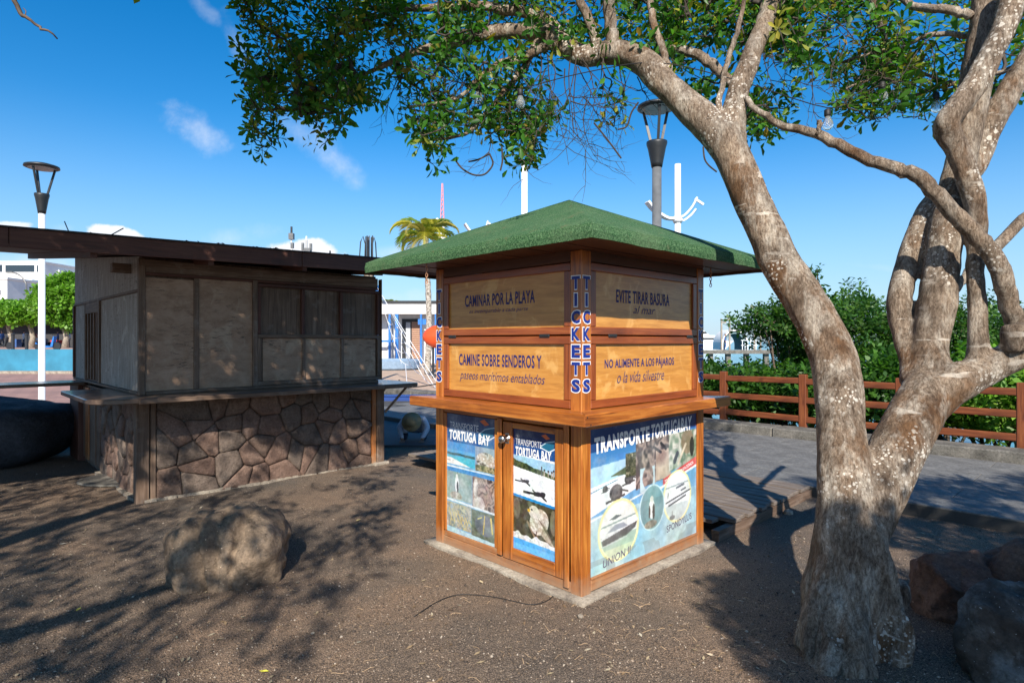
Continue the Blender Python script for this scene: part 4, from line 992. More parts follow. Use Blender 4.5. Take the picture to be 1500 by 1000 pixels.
# roof slab: dark red fascia, tarred top with debris, rising gently to the right
def rz_(s): return 2.315+.022*s
def slab(name, x0, x1, y0, y1, dz0, dz1, mat, bv=0):
    v = [(x, y, rz_(x)+dz+.095*(y+.5)) for dz in (dz0, dz1) for (x, y) in ((x0, y0), (x1, y0), (x1, y1), (x0, y1))]
    o = mo(name, v, [(3, 2, 1, 0), (4, 5, 6, 7), (0, 1, 5, 4), (1, 2, 6, 5), (2, 3, 7, 6), (3, 0, 4, 7)], mat, bar)
    if bv: bevel(o, bv)
    return o
slab('roof', -3.4, BL+.30, -.47, 3.9, .03, .150, M_fasc['x'])
slab('fascia_board', -3.4, -1.02, -.50, -.472, 0, .158, M_fasc['x'], .004); slab('fascia_board', -1.015, 1.4, -.50, -.472, 0, .158, M_fasc['x'], .004); slab('fascia_board', 1.405, BL+.32, -.50, -.472, 0, .158, M_fasc['x'], .004)
slab('roofing_felt', -3.42, BL+.34, -.515, 3.95, .159, .172, plain('tarred_felt', (.03, .032, .036), .85, .3, 6, .5))
mb = MB()
for k in range(7): mb.bar((-3.3+k*.95, -.46, rz_(-3.3+k*.95)+.0), (-3.3+k*.95, 3.8, rz_(-3.3+k*.95)+.405), .05, .07)
mb.build('rafters', M_fasc['y'], bar)
box('beam_end', -.16, .02, .35, .45, 2.24, 2.33, M_grey['x'], bar, .004)
mb = MB()
for _ in range(260):
    x = random.choice((random.gauss(.9, .35), random.uniform(-2, BL), random.uniform(-2, BL))); y = random.uniform(-.5, .1); s = random.uniform(.008, .03)
    z = rz_(x)+.172; a = random.random()*3; c1, s1 = math.cos(a)*s, math.sin(a)*s
    mb.add([(x-c1, y-s1, z), (x+s1*.5, y-c1*.5, z+s*.3), (x+c1, y+s1, z+.004), (x-s1*.5, y+c1*.5, z+s*.45)], [(0, 1, 2, 3)])
mb.build('roof_leaf_litter', plain('dead_leaves', (.14, .08, .04), .9, .4, 8), bar, kind='stuff')
mb = MB(); mb.bar((-.62, -.45, 2.46), (-.65, -.42, 2.56), .006); mb.bar((-.35, -.45, 2.46), (-.22, -.40, 2.56), .008); mb.bar((1.75, -.45, 2.5), (1.75, -.45, 2.56), .012); mb.build('roof_wires', M_dark, bar)

# ================================================================== MAIN TREE
tree = empty('leaning_tree', (1.72, 3.1, 0), label='big mottled tree with two leaning trunks and lichen spots beside the ticket kiosk', cat='tree')
T0 = Vector((1.72, 3.1, 0))
def limb(pts, sub=6):
    """pts: (px, py, width_px, depth[None = interpolate]) -> smooth centre line and radii, local to the tree"""
    q = [list(p)+[None]*(4-len(p)) for p in pts]; ds = [(i, p[3]) for i, p in enumerate(q) if p[3] is not None]
    for i, p in enumerate(q):
        if p[3] is None: p[3] = float(np.interp(i, [d[0] for d in ds], [d[1] for d in ds]))
    A = []
    for px, py, w, d in q:
        v = P(px, py, d)-T0; A.append((v.x, v.y, v.z, w/F*d/2))
    return cr(A, sub)
big = [
 [(1243,990,138,3.06),(1243,950,122,3.06),(1243,905,110),(1245,860,108),(1248,810,100,3.09),(1242,745,84),(1236,684,74,3.15),(1231,636,68,3.2),(1228,572,68,3.27),(1220,524,64,3.33),(1199,476,60,3.4),(1181,444,61,3.45),(1139,380,55,3.55),(1124,345,53,3.58),(1096,280,53,3.66),(1072,227,50,3.72),(1058,195,50,3.76)],
 [(1075,230,48,3.72),(1046,190,50,3.77),(1012,158,44,3.85),(974,124,40,3.93),(943,92,40,4.0),(912,78,36,4.06),(885,78,33,4.1),(854,82,31,4.15),(825,66,30,4.2),(795,48,28,4.25),(760,46,25,4.3),(723,48,21,4.35),(685,58,18,4.4),(647,66,15,4.45),(600,80,12,4.5),(560,97,9,4.55),(520,116,6,4.6)],
 [(1070,215,44,3.75),(1074,175,38,3.78),(1082,133,34,3.8),(1092,105,32,3.82),(1103,75,28,3.85),(1117,40,26,3.9),(1128,5,24,3.95),(1136,-40,22,4.0)],
 [(1236,830,60,3.1),(1262,780,80,3.1),(1282,735,74,3.12),(1302,684,74,3.15),(1326,636,74,3.2),(1348,595,72,3.25),(1366,562,66,3.3)],
 [(1350,600,60,3.26),(1361,555,56,3.33),(1361,508,48,3.38),(1373,444,51,3.42),(1380,380,47,3.45),(1388,320,43,3.47),(1402,265,42,3.5),(1414,215,40,3.5),(1423,160,40,3.5),(1432,100,40,3.5),(1440,50,40,3.5),(1446,0,40,3.5),(1450,-50,38,3.5)],
 [(1350,600,64,3.26),(1378,572,62,3.28),(1402,561,58,3.25),(1428,549,50,3.25),(1455,536,46,3.25),(1480,523,44,3.25),(1508,506,42,3.25),(1570,475,38,3.3)],
 [(1340,560,40,3.36),(1338,532,36,3.42),(1324,498,32,3.5),(1317,445,32,3.55),(1331,385,34,3.6),(1358,316,36,3.62),(1400,270,36,3.62),(1430,236,34,3.62),(1448,188,34,3.6),(1476,140,34,3.6),(1508,88,34,3.6),(1550,20,30,3.6)],
 [(1436,545,44,3.27),(1434,515,30,3.28),(1433,490,25,3.28),(1432,445,24,3.3),(1429,400,24,3.3),(1430,350,25,3.32),(1431,320,26,3.32),(1427,288,28,3.32),(1415,256,30,3.32),(1400,215,31,3.32),(1388,194,33,3.32),(1386,178,32,3.30),(1404,156,33,3.3),(1432,120,34,3.3),(1452,80,34,3.3),(1474,32,36,3.3),(1488,-30,36,3.3)],
 # flares and knobs at the foot
 [(1215,850,44,3.04),(1208,900,52,3.0),(1203,950,52,2.95),(1196,1000,40,2.88)],
 [(1290,840,40,3.06),(1305,885,42,3.02),(1300,930,46,2.97),(1302,1000,36,2.9)],
 [(1250,880,60,2.98),(1252,940,60,2.93),(1262,1000,50,2.84)],
 [(1318,852,26,3.12),(1316,880,34,3.12),(1306,915,30,3.1)],
 [(1488,512,36,3.18),(1486,490,36,3.17),(1484,474,30,3.17)],
]
nodes_all = []
mb = MB()
for L_ in big:
    A = limb(L_); mb.tube([a[:3] for a in A], [a[3] for a in A], 14); nodes_all.append(A)
tr = mb.build('trunk', M_bark, tree, label='two leaning trunks fused at the foot')
m1 = tr.modifiers.new('r', 'REMESH'); m1.mode = 'VOXEL'; m1.voxel_size = .0135; m1.use_smooth_shade = True
m2 = tr.modifiers.new('s', 'SMOOTH'); m2.factor = .6; m2.iterations = 7
me = evalmesh(tr); tr.modifiers.clear(); tr.data = me
me.materials.clear(); me.materials.append(M_bark)
n = len(me.vertices); cc_ = np.empty(n*3, 'f'); nn_ = np.empty(n*3, 'f'); me.vertices.foreach_get('co', cc_); me.vertices.foreach_get('normal', nn_)
cc_ = cc_.reshape(-1, 3); nn_ = nn_.reshape(-1, 3); dd = np.empty(n)
for i in range(n):
    x, y, z = (float(t) for t in cc_[i]); low = max(0, min(1, (.75-z)/.5))
    dd[i] = .010*mnoise.noise(Vector((x*7, y*7, z*3)))+.004*mnoise.noise(Vector((x*22, y*22, z*10)))+low*(.050-.16*abs(mnoise.noise(Vector((x*5.5, y*5.5, z*1.1+4))))+.022*mnoise.noise(Vector((x*30, y*30, z*7))))+.003*math.sin(z*58+3*mnoise.noise(Vector((x*3, y*3, z*2))))*max(0, mnoise.noise(Vector((x*2, y*2, z*2+7))))
cc_ += nn_*dd[:, None]; me.vertices.foreach_set('co', cc_.astype('f').ravel()); me.update(); me.shade_smooth()
thin = [
 [(1500,500,30,3.2),(1488,475,27,3.22),(1477,440,26,3.2),(1468,405,27,3.18),(1455,375,26,3.18),(1432,348,25,3.18),(1404,318,24,3.2),(1372,284,22,3.22),(1348,260,21,3.25),(1316,247,19,3.3),(1276,236,17,3.38),(1238,216,16,3.45),(1196,196,14,3.52),(1148,184,11,3.6),(1115,165,9,3.66),(1090,140,8,3.74)],
 [(830,70,16,4.2),(808,34,16,4.25),(769,20,16,4.3),(708,10,13,4.35),(655,12,11,4.4),(616,12,10,4.45),(570,17,8,4.5),(540,30,7,4.5),(493,52,5,4.55)],
 [(812,60,15,4.2),(770,84,12,4.2),(735,92,10,4.2),(705,112,8,4.2),(675,140,6,4.2),(647,150,5,4.25),(600,158,4,4.3)],
 [(902,80,22,4.08),(895,40,19,4.05),(892,0,18,4.0),(890,-50,16,3.9)],
 [(982,135,13,3.92),(980,108,12,3.95),(970,72,11,4.0),(958,40,11,4.05),(951,0,10,4.1),(946,-40,9,4.1)],
 [(880,80,16,4.1),(866,38,14,4.1),(852,5,13,4.1),(840,-40,11,4.1)],
 [(1048,182,10,3.76),(1054,150,9,3.75),(1062,110,8,3.74),(1070,75,8,3.75),(1082,38,7,3.75),(1094,-10,6,3.75)],
 [(1086,140,14,3.84),(1068,118,14,3.9),(1048,98,15,3.95),(1033,87,15,4.0),(1008,76,13,4.05),(984,72,11,4.1),(955,80,8,4.15)],
 [(1392,425,16,3.46),(1420,398,15,3.5),(1464,358,16,3.55),(1500,321,16,3.6),(1550,280,14,3.65)],
 [(1424,24,13,3.5),(1400,18,13,3.55),(1370,13,12,3.6),(1345,11,11,3.7),(1316,-4,10,3.8)],
 [(1128,20,12,3.95),(1160,-10,9,3.95),(1200,-30,8,4.0)],
 [(1196,196,6,3.5),(1201,182,7,3.5),(1200,176,6,3.5)],
 [(1278,-5,8,3.9),(1290,40,7,3.95),(1310,78,6,4.0),(1340,102,5,4.05),(1385,118,4,4.1)],
 [(1310,78,6,4.0),(1285,110,5,4.0),(1240,130,4,4.05)],
 [(1440,60,9,3.55),(1400,50,8,3.7),(1360,52,7,3.8),(1320,70,6,3.9),(1280,78,5,4.0),(1230,92,4,4.1)],
 [(1500,95,8,3.7),(1470,104,7,3.8),(1430,112,6,3.85),(1385,125,5,3.95),(1340,140,4,4.05)],
 [(790,60,14,4.25),(760,110,10,4.25),(725,150,8,4.25),(690,190,6,4.25),(650,205,4,4.3)],
]
for L_ in thin:
    A = limb(L_, 4); A[:, :3] += rng.normal(size=(len(A), 3))*.004
    b_ = MB().tube([a[:3] for a in A], [a[3] for a in A], 9).build('branch', M_bark, tree, smooth=True); nodes_all.append(A)
# crown in view: leaf positions as volumes seen in the picture, each at its own depth
def inpoly(x, y, pts):
    r = False; n = len(pts)
    for i in range(n):
        x0, y0 = pts[i]; x1, y1 = pts[(i+1) % n]
        if (y0 > y) != (y1 > y) and x < (x1-x0)*(y-y0)/(y1-y0)+x0: r = not r
    return r
def crownpts(poly, n, d0, d1, thr, seed, sc=.012, zs=0):
    r = np.random.default_rng(seed); out = []; xs = [p[0] for p in poly]; ys = [p[1] for p in poly]; tries = 0
    while len(out) < n and tries < n*60:
        tries += 1; x = r.uniform(min(xs), max(xs)); y = r.uniform(min(ys), max(ys))
        if not inpoly(x, y, poly): continue
        d = r.uniform(d0, d1)
        if mnoise.noise(Vector((x*sc, y*sc, d*1.2+seed)))+.5*mnoise.noise(Vector((x*sc*2.6, y*sc*2.6, d*3+seed))) < thr: continue
        out.append(tuple(P(x, y, d)-T0))
    return out
pA = [(352,-40),(352,90),(358,170),(372,215),(395,225),(420,190),(450,170),(480,205),(520,180),(560,195),(610,185),(640,235),(660,200),(690,170),(720,140),(700,60),(690,-40)]
pB = [(640,-40),(640,130),(620,195),(660,205),(700,180),(740,215),(760,245),(790,238),(800,170),(850,185),(905,190),(900,120),(880,-40)]
pC = [(900,-40),(905,60),(960,90),(1000,110),(1010,190),(1060,160),(1100,190),(1140,200),(1180,150),(1170,-40)]
pD = [(1130,-40),(1140,100),(1200,140),(1230,175),(1290,180),(1350,185),(1400,150),(1460,140),(1500,120),(1540,-40)]
LP = []
LP += crownpts(pA, 500, 4.0, 5.2, .02, 1); LP += crownpts([(352,-60),(352,120),(420,150),(560,150),(640,80),(640,-60)], 200, 4.0, 5.4, -.08, 2)
LP += crownpts(pB, 320, 4.0, 4.9, .06, 3); LP += crownpts([(640,-60),(640,60),(760,90),(900,70),(1180,80),(1180,-60)], 300, 4.0, 5.2, -.05, 9); LP += crownpts(pC, 300, 3.95, 4.8, .04, 4); LP += crownpts(pD, 440, 3.8, 4.9, .02, 5)
LP += [tuple(P(x, y, 4.3)-T0) for x, y in ((362,118),(368,145),(372,205),(385,215),(398,212),(378,222),(470,215),(476,210),(625,232),(633,240),(650,60),(760,236),(770,240),(752,228),(1085,196),(1100,188),(1112,200))]
hub = []
for A in nodes_all[:8]+nodes_all[13:]:
    for a in A[::2]:
        if a[2] > 1.55 or True:
            if (a[:3]+np.array(T0))[2] > 2.35: hub.append(a[:3]+rng.normal(size=3)*.001)
grow(hub, None, LP, M_twigd, 'twigs', tree, rmin=.0028, jit=.035, droop=-.02, kr=.0030, kind='stuff')
# bare hanging twigs
mb = MB()
def bare(px, py, d, n_, ang, ln, spread=.5):
    p = P(px, py, d)-T0; a = ang
    def rec(p, a, ln, r, lv):
        pts = [p]; q = p.copy(); k = random.gauss(0, .5)
        for i in range(6):
            a += k*.22+random.gauss(0, .16); q = q+Vector((math.cos(a)*ln/6, random.gauss(0, .012), math.sin(a)*ln/6)); pts.append(q.copy())
            if lv < 2 and i in (1, 3, 4) and random.random() < .75: rec(q.copy(), a+random.choice((-1, 1))*random.uniform(.4, 1.1), ln*random.uniform(.4, .65), r*.62, lv+1)
        mb.tube(pts, [r*(1-.12*i) for i in range(7)], 4, False)
    for _ in range((n_*3+2)//5): rec(p+Vector((random.gauss(0, .05), random.gauss(0, .05), random.gauss(0, .03))), a+random.gauss(0, spread), ln*random.uniform(.6, 1.2), .0045, 0)
for (px, py, d, n_, a, l) in ((760,70,4.3,6,-1.6,.55),(800,80,4.2,7,-1.5,.65),(840,95,4.15,8,-1.6,.6),(870,95,4.1,7,-1.3,.5),(900,90,4.1,5,-1.1,.45),(720,80,4.3,6,-1.9,.55),(680,75,4.3,5,-1.8,.5),
   (640,90,4.4,5,-1.9,.5),(940,110,4.,5,-.9,.35),(1140,30,3.9,6,-1.0,.6),(1160,60,3.9,5,-.4,.5),(1200,30,3.9,5,-1.2,.55),(1300,30,3.9,5,-1.5,.5),(1230,60,3.9,5,-1.7,.4),(1380,60,3.8,5,-1.8,.4),
   (700,130,4.2,5,-1.5,.45),(590,100,4.5,5,-1.9,.4),(820,20,4.3,7,.6,.5),(870,30,4.2,6,1.2,.5),(760,20,4.3,6,2.2,.5),(1010,30,4.,5,1.5,.5),(660,20,4.4,5,1.8,.4),(790,120,4.2,6,-1.4,.5),(840,140,4.1,6,-1.2,.42),(745,150,4.2,4,-1.5,.38)):
    bare(px, py, d, n_, a, l)
for pts in ([(717,225,4.2),(722,240,4.2),(712,254,4.2),(700,257,4.2),(688,254,4.2),(676,246,4.2),(668,236,4.2)], [(716,226,4.2),(700,234,4.2),(686,237,4.2)], [(735,215,4.2),(736,235,4.2),(733,250,4.2)],
            [(1030,215,3.7),(1032,232,3.7),(1038,242,3.7),(1050,252,3.7)], [(935,150,4.),(925,165,4.),(918,185,4.),(905,190,4.)], [(910,232,4),(890,205,4),(870,180,4)]):
    A = limb([(x, y, 2.6, d) for x, y, d in pts], 5); mb.tube([a[:3] for a in A], [a[3] for a in A], 4, False)
mb.build('bare_twigs', M_twigd, tree, kind='stuff')
# 290 nearest sprays are parts of their own, the rest one crown mass
LPa = np.array(LP); dist = np.linalg.norm(LPa+np.array(T0)-np.array([0, 0, EYE]), axis=1)
vis = np.array([abs((p[0]+T0.x)/(p[1]+T0.y)) < .845 and (p[2]+T0.z-EYE)/(p[1]+T0.y) < .563 for p in LPa])
order = np.argsort(np.where(vis, dist, 99)); own = order[:290]; rest = order[290:]
protos = []
for k, (v, f, lix) in enumerate(SPR[:6]):
    for pal in range(3):
        o = leafcloud('leaf_spray', [(0, 0, 0)], [(v, f, lix)], tree, palette=[GREEN, GREEN[:3], [((.38, .33, .05), .5), ((.12, .22, .03), .5)]][pal], scale=(1, 1), tilt=0)
        protos.append((o.data, pal)); bpy.data.objects.remove(o)
for i in own:
    pal = 2 if random.random() < .07 else random.choice((0, 1)); me = random.choice([p[0] for p in protos if p[1] == pal])
    o = bpy.data.objects.new('leaf_spray', me); C.objects.link(o); o.parent = tree; o.location = LPa[i]; o.rotation_euler = (random.gauss(0, 1.2), random.gauss(0, 1.2), random.random()*6.28); s = random.uniform(.8, 1.3); o.scale = (s, s, s)
leafcloud('crown', LPa[rest], SPR, tree, kind='stuff', scale=(.85, 1.35))

# ================================================================== SHADE TREES BEHIND THE CAMERA
def dens(x, y):
    """how much of the ground (or wall, projected along the sun) lies in leaf shade in the photograph"""
    n = mnoise.noise(Vector((x*1.1+3, y*.9, .5)))+.6*mnoise.noise(Vector((x*2.7, y*2.2, 4)))
    def sm(t, a, b): t = max(0, min(1, (t-a)/(b-a))); return t*t*(3-2*t)
    if x > -1.15 and x < 1.8 and y < 9.2: 
        if x > -.95 and not (x > 1.22 and y < 4): return 0
    if x <= -.95:                       # left ground and snack bar
        edge = 7.6+.97*(x+3.6)
        if x > -1.45 and y > 10.4: return 0
        if x < -.9 and y > edge and y < 14.4 and x > -9.5: return 1.4
        if x < -3.9 and y > 4.9: return 1.3
        d = (n+.52)*3.2
        if y < 3.6 and x > -1.5: d -= .5
        if y > 5.6: d -= 1.35
        if x < -2.6: d += .35
        # the sunny patches and dark drifts one can see
        for (cx, cy, rx, ry, w) in ((-1.80, 4.10, .5, .45, -1.6), (-1.35, 4.15, .5, .4, .9), (-1.5, 3.35, .55, .22, .7), (-2.6, 5.2, .8, .35, .6), (-1.3, 5.6, .6, .7, -.5), (-1.15, 3.0, .45, .4, -.9), (-1.9, 2.7, .5, .2, -.7), (-2.75, 3.6, .6, .25, -.4), (-2.4, 3.1, .9, .16, .8), (-3.3, 4.5, .9, .3, .5)):
            r = ((x-cx)/rx)**2+((y-cy)/ry)**2
            if r < 1.6: d += w*max(0, 1-r/1.6)
        return max(0, min(1.2, d))
    # right of the kiosk
    if 1.22 < x < 2.95: return (1.1 if x > 1.4 else .6) if y < 3.75 else (.25 if y < 4.0 else 0)
    if x >= 2.95:
        return 1.3 if y < 6.35+.25*n+.03*(x-3) else 0
    return 0
def outside(x, y, z): return y < .35 or (z-EYE)/y > .60 or abs(x)/y > .90
def shade_points(n, x0, x1, y0, y1, z0, z1):
    out = []; t = 0
    while len(out) < n and t < n*40:
        t += 1; x = random.uniform(x0, x1); y = random.uniform(y0, y1); z = random.uniform(z0, z1); d = dens(x, y)
        if random.random()*1.2 > d: continue
        s = z/TAN; hy = y-s*math.cos(R(SUN_AZ+90)); hx = x+s*math.cos(R(SUN_AZ))
        if not outside(hx, hy, z): continue
        out.append((hx, hy, z))
    return out
def bigtree(name, loc, spine, pts, mat_t, lab_):
    t = empty(name, loc, label=lab_, cat='tree'); L0 = Vector(loc); nodes = []
    mb = MB()
    for sp in spine:
        A = cr([(p[0]-L0.x, p[1]-L0.y, p[2], p[3]) for p in sp], 5); mb.tube([a[:3] for a in A], [a[3] for a in A], 10); nodes += [a[:3] for a in A]
    mb.build('trunk', M_bark, t, smooth=True); pl = [np.array(p)-np.array(loc) for p in pts]
    sub = pl if len(pl) < 800 else [pl[i] for i in rng.choice(len(pl), 800, replace=False)]
    nodes = [p for p in nodes if p[2] > 2.4]
    grow(nodes, None, sub, M_twig, 'twigs', t, rmin=.004, jit=.05, kr=.004, n=4, kind='stuff')
    leafcloud('crown', pl, SPRC, t, kind='stuff', scale=(.9, 1.4)); return t
ptsL = shade_points(3600, -9.5, -.95, 2.2, 14.4, 3.7, 5.6)
ptsL += shade_points(3000, -5.2, -.95, 7.4, 12.2, 3.8, 5.2)
ptsR = shade_points(2600, 1.45, 7.5, 2.0, 6.9, 3.5, 5.0)+shade_points(1700, 1.22, 2.95, 1.9, 3.8, 3.5, 4.8)
bigtree('shade_tree', (-4.6, -3.0, 0), [[(-4.6,-3,-.1,.26),(-4.5,-2.9,1.2,.2),(-4.2,-2.5,2.6,.17),(-3.8,-1.4,3.7,.13),(-3.4,.2,4.3,.09),(-3.2,2.4,4.7,.06),(-3.1,4.4,5.0,.03)], [(-4.2,-2.5,2.6,.14),(-3.2,-2.6,3.6,.1),(-2.2,-2.4,4.1,.07),(-1.5,-1.6,4.3,.04)], [(-4.0,-2,3.2,.1),(-5.2,-.6,4.2,.08),(-6.2,1.6,4.7,.05),(-6.8,3.8,4.9,.03)]], ptsL, M_bark, 'broad shade tree left of the viewpoint that throws the dappled shadow on the gravel')
bigtree('shade_tree', (5.2, -3.2, 0), [[(5.2,-3.2,-.1,.26),(5.1,-3.1,1.4,.2),(4.9,-2.8,2.6,.16),(4.3,-2.0,3.6,.11),(3.6,-1.4,4.0,.07),(2.6,-2.2,4.1,.04)], [(4.9,-2.8,2.6,.14),(5.6,-1.6,3.7,.1),(5.4,-.4,4.1,.06)], [(4.9,-2.8,2.6,.1),(4.2,-3.6,3.7,.07),(3.2,-3.8,4.1,.04)]], ptsR, M_bark, 'broad shade tree right of the viewpoint that shades the rocks')
# twig dangling into the top left corner
st = bpy.data.objects['shade_tree']; L0 = Vector(st.location)
A = cr([tuple(P(x, y, 2.4)-L0)+(w,) for x, y, w in ((8,-30,.010),(22,2,.009),(30,20,.008),(46,32,.006),(62,42,.005),(84,54,.003))], 4); A[:, :3] += rng.normal(size=(len(A), 3))*.003
mb = MB().tube([a[:3] for a in A], [a[3] for a in A], 6)
B = cr([tuple(P(x, y, 2.4)-L0)+(w,) for x, y, w in ((36,25,.003),(38,17,.002),(34,12,.0015))], 3); mb.tube([a[:3] for a in B], [a[3] for a in B], 4); mb.build('hanging_twig', M_twig, st, smooth=True)

# ================================================================== STRING OF LIGHT BULBS
cordp = [(560,60,4.1),(640,112,4.1),(699,124,4.1),(730,128,4.1),(762,130,4.1),(850,108,4.0),(960,92,3.9),(1080,118,3.8),(1212,158,3.8),(1250,140,3.85),(1291,118,3.9),(1330,122,3.9),(1371,134,3.9),(1430,118,3.6),(1500,96,3.6)]
A = np.array([tuple(P(*p)) for p in cordp]); A = cr(A, 5)
tag(MB().tube(A, .0035, 5).build('light_cord', M_cord), 'thin black cord of festoon lights strung through the branches', 'cord')
def clearbulb():
    q = NT('clear_bulb_glass'); q.b.inputs['Transmission Weight'].default_value = .85; q.b.inputs['IOR'].default_value = 1.12; return q.done((.92, .94, .96), .05)
M_bulb = clearbulb()
bn = ['leftmost festoon bulb hanging in the twigs above the snack bar end', 'festoon bulb hanging just right of the leftmost one, above the kiosk roof', 'festoon bulb hanging low beside the long cross branch', 'festoon bulb hanging in green leaves right of the low one', 'festoon bulb nearest the right hand trunk']
bp = None
for i, (px, py, d) in enumerate(((700,124,4.1),(762,130,4.1),(1212,160,3.8),(1292,120,3.9),(1371,136,3.9))):
    if bp is None:
        b = empty('festoon_bulb', (0, 0, 0)); bp = b
        s_ = MB().lathe([(.011, 0), (.019, -.006), (.020, -.04), (.017, -.046)], 12).build('socket', M_cord, b, smooth=True)
        g_ = MB().lathe([(.014, -.046), (.020, -.062), (.030, -.085), (.033, -.100), (.028, -.118), (.014, -.130), (.002, -.133)], 14).build('bulb_glass', M_bulb, b, smooth=True)
        f_ = MB(); 
        for k in range(4):
            a = k*1.57; f_.tube([(.004*math.cos(a), .004*math.sin(a), -.05), (.012*math.cos(a), .012*math.sin(a), -.11)], .0012, 4)
        f_.build('filament', plain('filament', (.5, .42, .3), .4), b); kids = [s_, g_, b.children[-1]]
    else:
        b = bp.copy(); C.objects.link(b)
        for kx in bp.children:
            q = kx.copy(); C.objects.link(q); q.parent = b
    b.location = P(px, py, d); b.rotation_euler = (random.gauss(0, .08), random.gauss(0, .08), random.random()*3); tag(b, bn[i], 'light bulb', 'festoon light bulbs in the tree')

# ================================================================== ROCKS
def rock(name, c, size, mat, seed, label, rz=0, k=.26, planes=9, sub=5):
    bm = bmesh.new(); bmesh.ops.create_icosphere(bm, subdivisions=sub, radius=1); r = random.Random(seed)
    pl = []
    for _ in range(planes):
        a = r.random()*6.28; e = r.uniform(-.5, 1.3); pl.append((Vector((math.cos(a)*math.cos(e), math.sin(a)*math.cos(e), math.sin(e))), r.uniform(.62, .86)))
    for v in bm.verts:
        p = v.co.copy()
        for nrm, d in pl:
            q = p.dot(nrm)-d
            if q > 0: p -= nrm*q*.86
        s = 1+k*mnoise.noise(p*1.3+Vector((seed, 0, 0)))+.10*mnoise.noise(p*3.3+Vector((0, seed, 0)))+.05*mnoise.noise(p*7+Vector((0, 0, seed)))+.022*mnoise.noise(p*17)+.010*mnoise.noise(p*40)
        v.co = Vector((p.x*s*size[0], p.y*s*size[1], p.z*s*size[2]))
    me = bpy.data.meshes.new(name); bm.to_mesh(me); bm.free(); me.materials.append(mat); me.shade_smooth()
    o = bpy.data.objects.new(name, me); C.objects.link(o); o.location = c; o.rotation_euler = (0, 0, rz); return tag(o, label, 'rock')
rb = rock('boulder', (-1.86, 4.02, .12), (.36, .31, .34), M_rock, 12, 'rounded brown boulder lying alone on the dappled gravel before the snack bar', .1, .0, 1)
for v in rb.data.vertices:
    p = Vector((v.co.x/.36, v.co.y/.31, v.co.z/.34)).normalized(); k_ = (abs(p.x)**3+abs(p.y)**3+abs(p.z)**3)**(1/3.); p /= k_
    s = 1+.14*mnoise.noise(p*1.4+Vector((4, 1, 2)))+.08*mnoise.noise(p*3.4)+.04*mnoise.noise(p*8)+.012*mnoise.noise(p*19)+.006*mnoise.noise(p*45)
    g = .22*math.exp(-((p.x+.32+.15*p.z)/.10)**2)+.16*math.exp(-((p.x-.30-.1*p.z)/.06)**2)+.10*math.exp(-((p.x+.02)/.05)**2); s -= g*(.5+.5*max(0, -p.y))
    v.co = Vector((p.x*.355*s, p.y*.30*s, p.z*.335*s*(1-.10*p.x)))
rb.data.update()
rock('boulder', (2.52, 3.42, .14), (.25, .24, .28), M_rockr, 5, 'angular reddish brown boulder standing behind the stained one', .4, .14, 8)
rock('boulder', (2.36, 2.78, .12), (.32, .28, .33), M_rockp, 9, 'dark boulder with bluish white stains low in the right corner', 1.0, .14, 8)
rock('boulder', (2.86, 3.30, .12), (.28, .26, .33), M_rockd, 21, 'dark boulder cut by the right edge of the picture', .2, .16, 8)
bm = bmesh.new(); bmesh.ops.create_cube(bm, size=1); bmesh.ops.subdivide_edges(bm, edges=bm.edges[:], cuts=22, use_grid_fill=True)
for v in bm.verts:
    p = v.co.copy(); r_ = 4.5; k_ = (abs(p.x*2)**r_+abs(p.y*2)**r_+abs(p.z*2)**r_)**(1/r_); p = p*2/max(k_, 1e-6)*.5 if k_ else p
    p = Vector((p.x*3.4, p.y*1.5, p.z*.92)); p.z *= 1-.20*max(0, (p.x+.3)/2.0) if p.z > 0 else 1
    p += Vector((1, 1, .6))*(.10*mnoise.noise(p*1.1)+.05*mnoise.noise(p*3.1)+.018*mnoise.noise(p*9))
    if p.z < 0: p.x -= .10*(-p.z)/.46*(1 if p.x > 0 else 0)
    v.co = p
me = bpy.data.meshes.new('lava_block'); bm.to_mesh(me); bm.free(); me.materials.append(rock_mat('bluish_lava', (.028, .03, .036), (.05, .054, .064), (.085, .09, .105), .8)); me.shade_smooth()
o = bpy.data.objects.new('lava_block', me); C.objects.link(o); o.location = (-7.55, 7.75, .40); o.rotation_euler = (0, 0, .12); tag(o, 'huge flat topped dark lava block at the left edge', 'rock')
# round concrete step by the snack bar side door
o = MB().lathe([(.0, 0), (.34, 0), (.36, .012), (.35, .03), (.0, .034)], 24).build('stepping_stone', M_kerb, loc=(-4.35, 6.75, .0), smooth=False); tag(o, 'flat round concrete step at the side door of the snack bar', 'step')
o.scale = (1.25, .9, 1)

# ================================================================== LAMPS, MASTS, ANTENNAS
def lamp(loc, mat, label, hh=5.55, r=.066):
    t = empty('street_lamp', loc, label=label, cat='street lamp', group='street lamps with round flat heads')
    MB().lathe([(.13, 0), (.13, .03), (r, .05), (r, hh-1.05)], 18).build('pole', mat, t, smooth=True)
    MB().lathe([(r*1.15, hh-1.07), (r*1.3, hh-1.0), (r*1.9, hh-.74), (r*2.2, hh-.66), (r*2.2, hh-.62), (.02, hh-.60)], 20).build('collar', M_dark, t, smooth=True)
    for k in range(3):
        a = k*2.094+.5; MB().bar((.10*math.cos(a), .10*math.sin(a), hh-.64), (.25*math.cos(a), .25*math.sin(a), hh-.03), .045, .022).build('arm', M_dark, t)
    MB().lathe([(.02, hh-.035), (.31, hh-.035), (.345, hh-.02), (.335, hh+.02), (.18, hh+.065), (.01, hh+.08)], 32).build('lamp_head', M_dark, t, smooth=True)
    MB().lathe([(.005, hh-.046), (.265, hh-.046), (.265, hh-.036), (.005, hh-.036)], 28).build('diffuser', M_lens, t)
    return t
